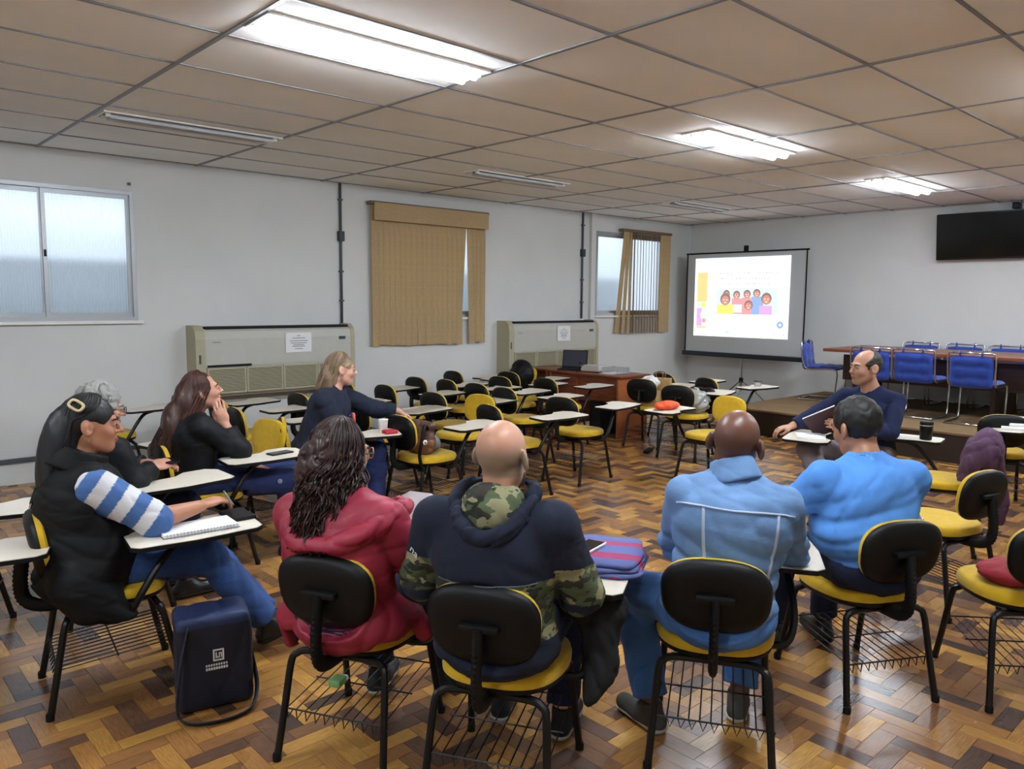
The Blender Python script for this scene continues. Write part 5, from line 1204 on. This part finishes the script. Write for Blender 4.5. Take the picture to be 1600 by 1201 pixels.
def f_swe(P):
    s = pv_.s; d = torso(P, s, .008)
    for sd in 'LR': d = smin(d, arm(P, s, sd, .022, 1.06), .03)
    d = smax(d, .60 - P[:, 2], .01); d = smax(d, -neck_cut(P, pv_, .062), .01); return d + .005 * wrk(P, 20, 61)
p.garment('striped_sweater', f_swe, M_swe, .006, colfn=c_swe)
def f_vest(P):
    s = pv_.s; d = torso(P, dict(s, shL=(-.15, -.07, .905), shR=(.125, -.05, .915)), .034)
    d = smin(d, ell(P, (0, -.05, .56), (.245, .20, .17)), .08); d = smin(d, cap(P, (.20, -.08, .50), (.245, .04, .36), .075, .05), .06); d = smin(d, cap(P, (.22, -.16, .52), (.235, -.10, .42), .06, .05), .06)
    for sd, sg in (('R', 1), ('L', -1)): d = smax(d, -cap(P, V3(*s['sh' + sd]) + V3(sg * -.015, .0, -.02), V3(*s['el' + sd]) + V3(sg * .03, 0, 0), .075, .07), .012)
    d = smax(d, -ell(P, (0, .06, .40), (.208, .26, .078)), .012); d = smax(d, -neck_cut(P, pv_, .066, .0), .012)
    d = smax(d, (P[:, 1] - .17), .02); d = smax(d, .355 + .12 * (P[:, 1] + .1) - P[:, 2], .01)
    q = np.abs(np.sin(P[:, 2] * 36 + 1.2 * np.sin(P[:, 1] * 6))) ** .6; return d + .007 * wrk(P, 13, 62) - .0035 * q
p.garment('quilted_vest', f_vest, M_blackv, .0075)
p.garment('vest_collar', collar(p, .088, .017, -.045, .045, .25), M_blackv, .0065, p.hcv - V3(.25, .25, .32), p.hcv + .2)
p.pants(M_jean, .014, .95, .006, 63, .014); p.shoes(M_shoe, M_soled, .008)
M_hblk = hair_mat('black_straight_hair', '060607', '141418', .5)
hv = vol(p, [('h', (0, -.020, .036), (.082, .102, .094)), ('w', (0, -.115, -.06), (.070, .068, .13)), ('w', (0, -.165, -.20), (.066, .045, .15))])
def hairv(P, pz=p, hv=hv, back=.012):
    q = (P - pz.hcv) @ pz.R; d = smax(hv(P), -ell(q, (0, .128, -.045), (.09, .085, .100)), .012); d = smax(d, -ell(q, (.082, .012, -.025), (.05, .038, .05)), .01); d = smax(d, -ell(q, (-.082, .012, -.025), (.05, .038, .05)), .01); return d + .003 * wrk(P, 40, 7, (1, 1, .2))
p.garment('hair', hairv, M_hblk, .007, p.hcv - V3(.2, .3, .36), p.hcv + V3(.2, .2, .2), extra=long_hair(p.s, 1000, .775, 22, (.086, .106, .101), spread=.95, back=.115, sweep=118, wave=.006, r=(.0026, .0016), seed=8, inset=.006, K=20))
_n = nrm((.80, -.30, .52)); _a = nrm(np.cross(_n, V3(.2, -.75, .65))); _b = np.cross(_n, _a); _c = V3(.0, -.02, .035) + _n * V3(.088, .107, .103)
cl = [p.H(*(_c + _a * (.017 * math.copysign(abs(math.cos(a)) ** .6, math.cos(a))) + _b * (.030 * math.copysign(abs(math.sin(a)) ** .6, math.sin(a))) + _n * .004)) for a in [i * 2 * math.pi / 24 for i in range(24)]]
MB().tube(cl, .006, 8, closed=True).build('hair_clip', mat('ivory_clip', 'cbb98c', .35), p.root, True)
MB().tube([p.H(.083 + .004 * math.sin(a), -.004 + .009 * math.cos(a), -.048 + .013 * math.sin(a)) for a in [i * 2 * math.pi / 14 for i in range(14)]], .0022, 6, closed=True).build('earring', M_gold, p.root, True)
p.brows(M_hblk)
t = thing('pen', 'thin pen held by the woman in the black vest', 'pen', L2W('F1', .095, .475, .77), RZ('F1')); MB().tube([(-.03, .01, .02), (.045, .03, -.03)], .0042, 8).build('barrel', mat('grey_pen', '6a7a78', .4), t, True)

# ---- woman with long brown hair
sk = skin_mat('fair_skin', 'c48f77', '4a3c33', 'a5605a')
p = Person('F12', 'woman with long brown hair in a black jacket resting her cheek on her hand', sk,
    dict(hc=(.015, .022, 1.082), hyaw=-8, hpitch=10, hroll=4, neck=(0, -.045, .955), chest=(0, -.06, .79), hip=(0, -.06, .54), w=1.02, dp=1.1, shR=(.165, -.03, .885), shL=(-.17, -.02, .885), elR=(.175, .185, .725), wrR=(.120, .125, .872), elL=(-.20, .14, .70), wrL=(-.04, .34, .575),
         hR=((-.20, -.28, 1), (.8, -.5, .1), .22), hL=((.3, .9, -.35), (0, .4, 1), .3), knR=(.13, .52, .475), knL=(-.10, .58, .50), anR=(.13, .50, .09), anL=(-.08, .60, .09), hjR=(.09, .03, .535), hjL=(-.09, .03, .535)), h=.0065)
p3 = p
def f_j(pz, amp, sd_, cutn=.062, hem=.52, t=.028, ts=.024):
    def f(P):
        s = pz.s; d = torso(P, s, t)
        for sd in 'LR': d = smin(d, arm(P, s, sd, ts, 1.88), .022)
        d = smax(d, hem - P[:, 2], .02); d = smax(d, -neck_cut(P, pz, cutn), .012); return d + amp * wrk(P, 14, sd_)
    return f
p.garment('black_jacket', f_j(p, .007, 71), M_blackj, .0085)
p.pants(M_navyp, .016, .93, .006, 72, .014); p.shoes(M_shoe, M_soled)
b = MB(); c_ = V3(*p.s['knR']) + V3(.075, -.10, .03); b.lathe([(.001, 0), (.016, .001), (.016, .003), (.001, .004)], c_, 12, Matrix.Rotation(1.3, 3, 'Y')); b.build('trouser_logo', mat('grey_print', '8b94a8', .8), p.root, True)
M_hbrn = hair_mat('long_brown_hair', '2a1711', '59352a', .4)
hv3 = vol(p, [('h', (0, -.026, .036), (.081, .099, .093)), ('w', (.015, -.10, -.07), (.082, .080, .13)), ('w', (.01, -.19, -.22), (.088, .058, .16))])
def hair3(P):
    q = (P - p3.hcv) @ p3.R; d = smax(hv3(P), -ell(q, (0, .115, -.03), (.085, .098, .12)), .012); return d + .004 * wrk(P, 40, 7, (1, 1, .2))
p.garment('hair', hair3, M_hbrn, .0075, p.hcv - V3(.22, .32, .46), p.hcv + V3(.2, .2, .2), extra=long_hair(p.s, 950, .725, 62, (.088, .107, .103), spread=1.08, back=.165, wave=.006, r=(.0027, .0018), seed=9, K=20, inset=.007)); p.brows(M_hbrn)

# ---- blonde woman
sk = skin_mat('pale_skin', 'cc9c86', '4a3c33', 'ad655f')
p = Person('F13', 'blonde woman in a navy jacket with her arm over the next chair', sk,
    dict(hc=(.0, .185, 1.13), hyaw=4, hpitch=-4, neck=(0, .125, 1.0), chest=(0, .09, .83), hip=(0, -.02, .545), w=1.06, dp=1.1, tyaw=-22, tpitch=-12, shR=(.17, .04, .915), shL=(-.15, .205, .925), elR=(.21, .16, .71), elL=(-.155, .43, .815), wrR=(.05, .34, .60), wrL=(-.165, .63, .785),
         hR=((-.6, .7, -.1), (0, .3, 1), .5), hL=((.05, .85, -.5), (-.2, .45, .9), .6), hjL=(-.09, .03, .535), hjR=(.09, .03, .535), knR=(.10, .42, .52), knL=(-.14, .44, .52), anR=(.10, .42, .09), anL=(-.14, .46, .09)), h=.0065)
p4 = p
p.garment('navy_jacket', f_j(p, .007, 81, .070, .50), M_navyc, .0085); p.pants(M_navyp, .016, .93, .006, 82, .014); p.shoes(M_shoe, M_soled)
M_hbld = hair_mat('blonde_hair', '5d4a38', 'a38a6c', .42)
hv4 = vol(p, [('h', (0, -.020, .036), (.081, .101, .094)), ('w', (.02, -.085, -.055), (.075, .06, .09))])
def hair4(P):
    q = (P - p4.hcv) @ p4.R; d = smax(hv4(P), -ell(q, (0, .128, -.04), (.09, .088, .105)), .012)
    for sx in (-1, 1): d = smax(d, -ell(q, (sx * .085, .01, -.02), (.04, .032, .045)), .01)
    return d + .004 * wrk(P, 44, 9)
p.garment('hair', hair4, M_hbld, .007, p.hcv - V3(.2, .3, .3), p.hcv + V3(.2, .2, .2), extra=long_hair(p.s, 900, .985, 25, sweep=112, rad=(.086, .105, .102), spread=1.12, back=.05, wave=.007, r=(.0026, .0018), seed=10, K=15, inset=.008)); p.brows(M_hbld)
MB().tube(bez([(-.075, .185, .985), (-.04, .215, .90), (.02, .235, .83), (.055, .235, .79)], 5), .006, 6).build('lanyard', mat('pale_lanyard', 'b9b3a8', .7), p.root, True)
for c_, n_2, z_ in (('d85a1c', 'orange', 0.0), ('2353b5', 'blue', -.02)): MB().tube([V3(.075 + .028 * math.cos(a) + z_, .262 + z_ * .4, .775 + .034 * math.sin(a)) for a in [i * 2 * math.pi / 14 for i in range(14)]], .011, 6, closed=True).build('badge_ribbon', mat(n_2 + '_ribbon', c_, .6), p.root, True)
MB().lathe([(.004, -.004), (.006, 0), (.004, .004)], p.H(.083, -.002, -.038), 10).build('earring', M_chrome, p.root, True)

# ---- grey-haired person
sk = skin_mat('rosy_skin', 'bd8a72', '4a3c33')
p = Person('F11', 'grey-haired person in a black jacket half hidden behind the vest woman', sk,
    dict(hc=(.0, .012, 1.068), hyaw=-6, hpitch=-8, neck=(0, -.045, .945), chest=(0, -.06, .78), hip=(0, -.08, .54), shR=(.17, .02, .875), shL=(-.17, -.02, .875), elR=(.20, .10, .70), wrR=(.11, .22, .745), elL=(-.2, .08, .70), wrL=(-.02, .24, .745),
         hR=((-.35, .9, .1), (.5, 0, .9), .6), hL=((.5, .8, .1), (-.5, 0, .9), .6)), h=.0075)
p2 = p
p.garment('black_jacket', f_j(p, .007, 91), M_blackj, .0095); p.pants(M_navy2, seed=7, h=.011); p.shoes(M_shoe, M_soled)
M_hgry = hair_mat('grey_curly_hair', '55534f', 'a9a7a2', .6)
def hair2(P):
    q = (P - p2.hcv) @ p2.R; d = ell(q, (0, -.022, .045), (.092, .108, .100)); d = smax(d, -ell(q, (0, .12, -.04), (.09, .10, .105)), .012); d = smax(d, -(q[:, 2] + .06), .01); return d + .013 * wrk(P, 48, 12)
p.garment('hair', hair2, M_hgry, .0065, p.hcv - .2, p.hcv + .2, extra=long_hair(p.s, 260, 1.02, 75, (.092, .110, .106), spread=1.05, curl=.010, wave=.006, r=(.0045, .003), seed=12, K=12)); p.brows(M_hgry)
b = MB()
for sx in (-1, 1): b.tube([p.H(sx * (.033 + .024 * math.cos(a)), .108, .006 + .018 * math.sin(a)) for a in [i * 2 * math.pi / 12 for i in range(12)]], .002, 5, closed=True); b.tube([p.H(sx * .057, .105, .01), p.H(sx * .083, -.005, .01)], .002, 5)
b.build('eyeglasses', M_dkf, p.root, True)
phone('F11', .05, .345, .755, 1.2, 'dark phone held in the hands of the grey-haired person', M_black, .07, .14)

# ---- man with folder
sk = skin_mat('light_tan_skin', 'bd8d72', '5a4a40', 'a2645a')
p = Person('F10', 'balding man in a navy sweater holding a folder in front of the stage', sk,
    dict(hc=(-.055, .03, 1.178), hyaw=-38, hpitch=-2, hs=1.06, neck=(-.09, -.03, 1.03), chest=(-.09, -.06, .84), hip=(-.08, -.08, .55), w=1.08, dp=1.1, tyaw=-8, shR=(.085, -.02, .95), shL=(-.265, -.03, .945), elR=(.27, .06, .815), wrR=(.395, .20, .725), elL=(-.27, .12, .74), wrL=(-.03, .26, .745),
         hR=((.75, .6, -.25), (.2, .3, .9), .55), hL=((.75, .45, .35), (-.3, .8, .3), .5), hjL=(-.17, -.03, .535), hjR=(0, -.02, .535), knR=(.22, .36, .585), anR=(.0, .52, .30), knL=(-.13, .40, .52), anL=(-.08, .42, .09), ftR=(-.2, .9, -.3)), h=.0065,
    mask=lambda q: .25 * np.clip((-.03 - q[:, 2]) / .02, 0, 1) * np.clip((q[:, 1] - .0) / .03, 0, 1) * np.clip((q[:, 2] + .105) / .02, 0, 1))
p9 = p
M_nsw = mat('navy_sweater', '101d42', .9, var=.15, vscale=7, bump=.2, bscale=260)
def f_sw(P):
    s = p9.s; d = torso(P, s, .020)
    for sd in 'LR': d = smin(d, arm(P, s, sd, .018, 1.9), .022)
    d = smax(d, .53 - P[:, 2], .02); d = smax(d, -neck_cut(P, p9, .060), .008); nk = V3(*s['neck']); d = smax(d, -cap(P, nk + V3(.035, .06, .03), nk + V3(.03, .12, -.075), .05, .012), .006); return d + .006 * wrk(P, 14, 101)
p.garment('navy_sweater', f_sw, M_nsw, .0085); p.pants(M_taup, .015, .93, .006, 102, .012); p.shoes(M_shoe, M_soled)
def h_bald(q):
    d = ell(q, (0, -.022, .034), (.082, .102, .095)); d = smax(d, -ell(q, (0, .055, .095), (.085, .105, .072)), .012); d = smax(d, -ell(q, (0, .10, -.03), (.1, .095, .1)), .008); d = smax(d, -(q[:, 2] + .05), .01)
    for s_ in (-1, 1): d = smax(d, -ell(q, (s_ * .092, .0, -.012), (.03, .028, .036)), .005)
    return d
short_hair(p, h_bald, M_hdark, seed=4, amp=.003); p.brows(M_hdark)
t = thing('folder', 'maroon folder with pale pages held up by the man in the navy sweater', 'folder', L2W('F10', .13, .27, .79), RZ('F10'))
R_ = Matrix.Rotation(math.radians(28), 4, 'Y') @ Matrix.Rotation(math.radians(52), 4, 'X')
MB().box((-.13, -.10, -.004), (.13, .10, .0), 0, R_).build('cover', mat('maroon_cover', '43262a', .5), t); MB().box((-.125, -.095, 0), (.125, .10, .012), 0, R_).build('pages', M_paper, t)
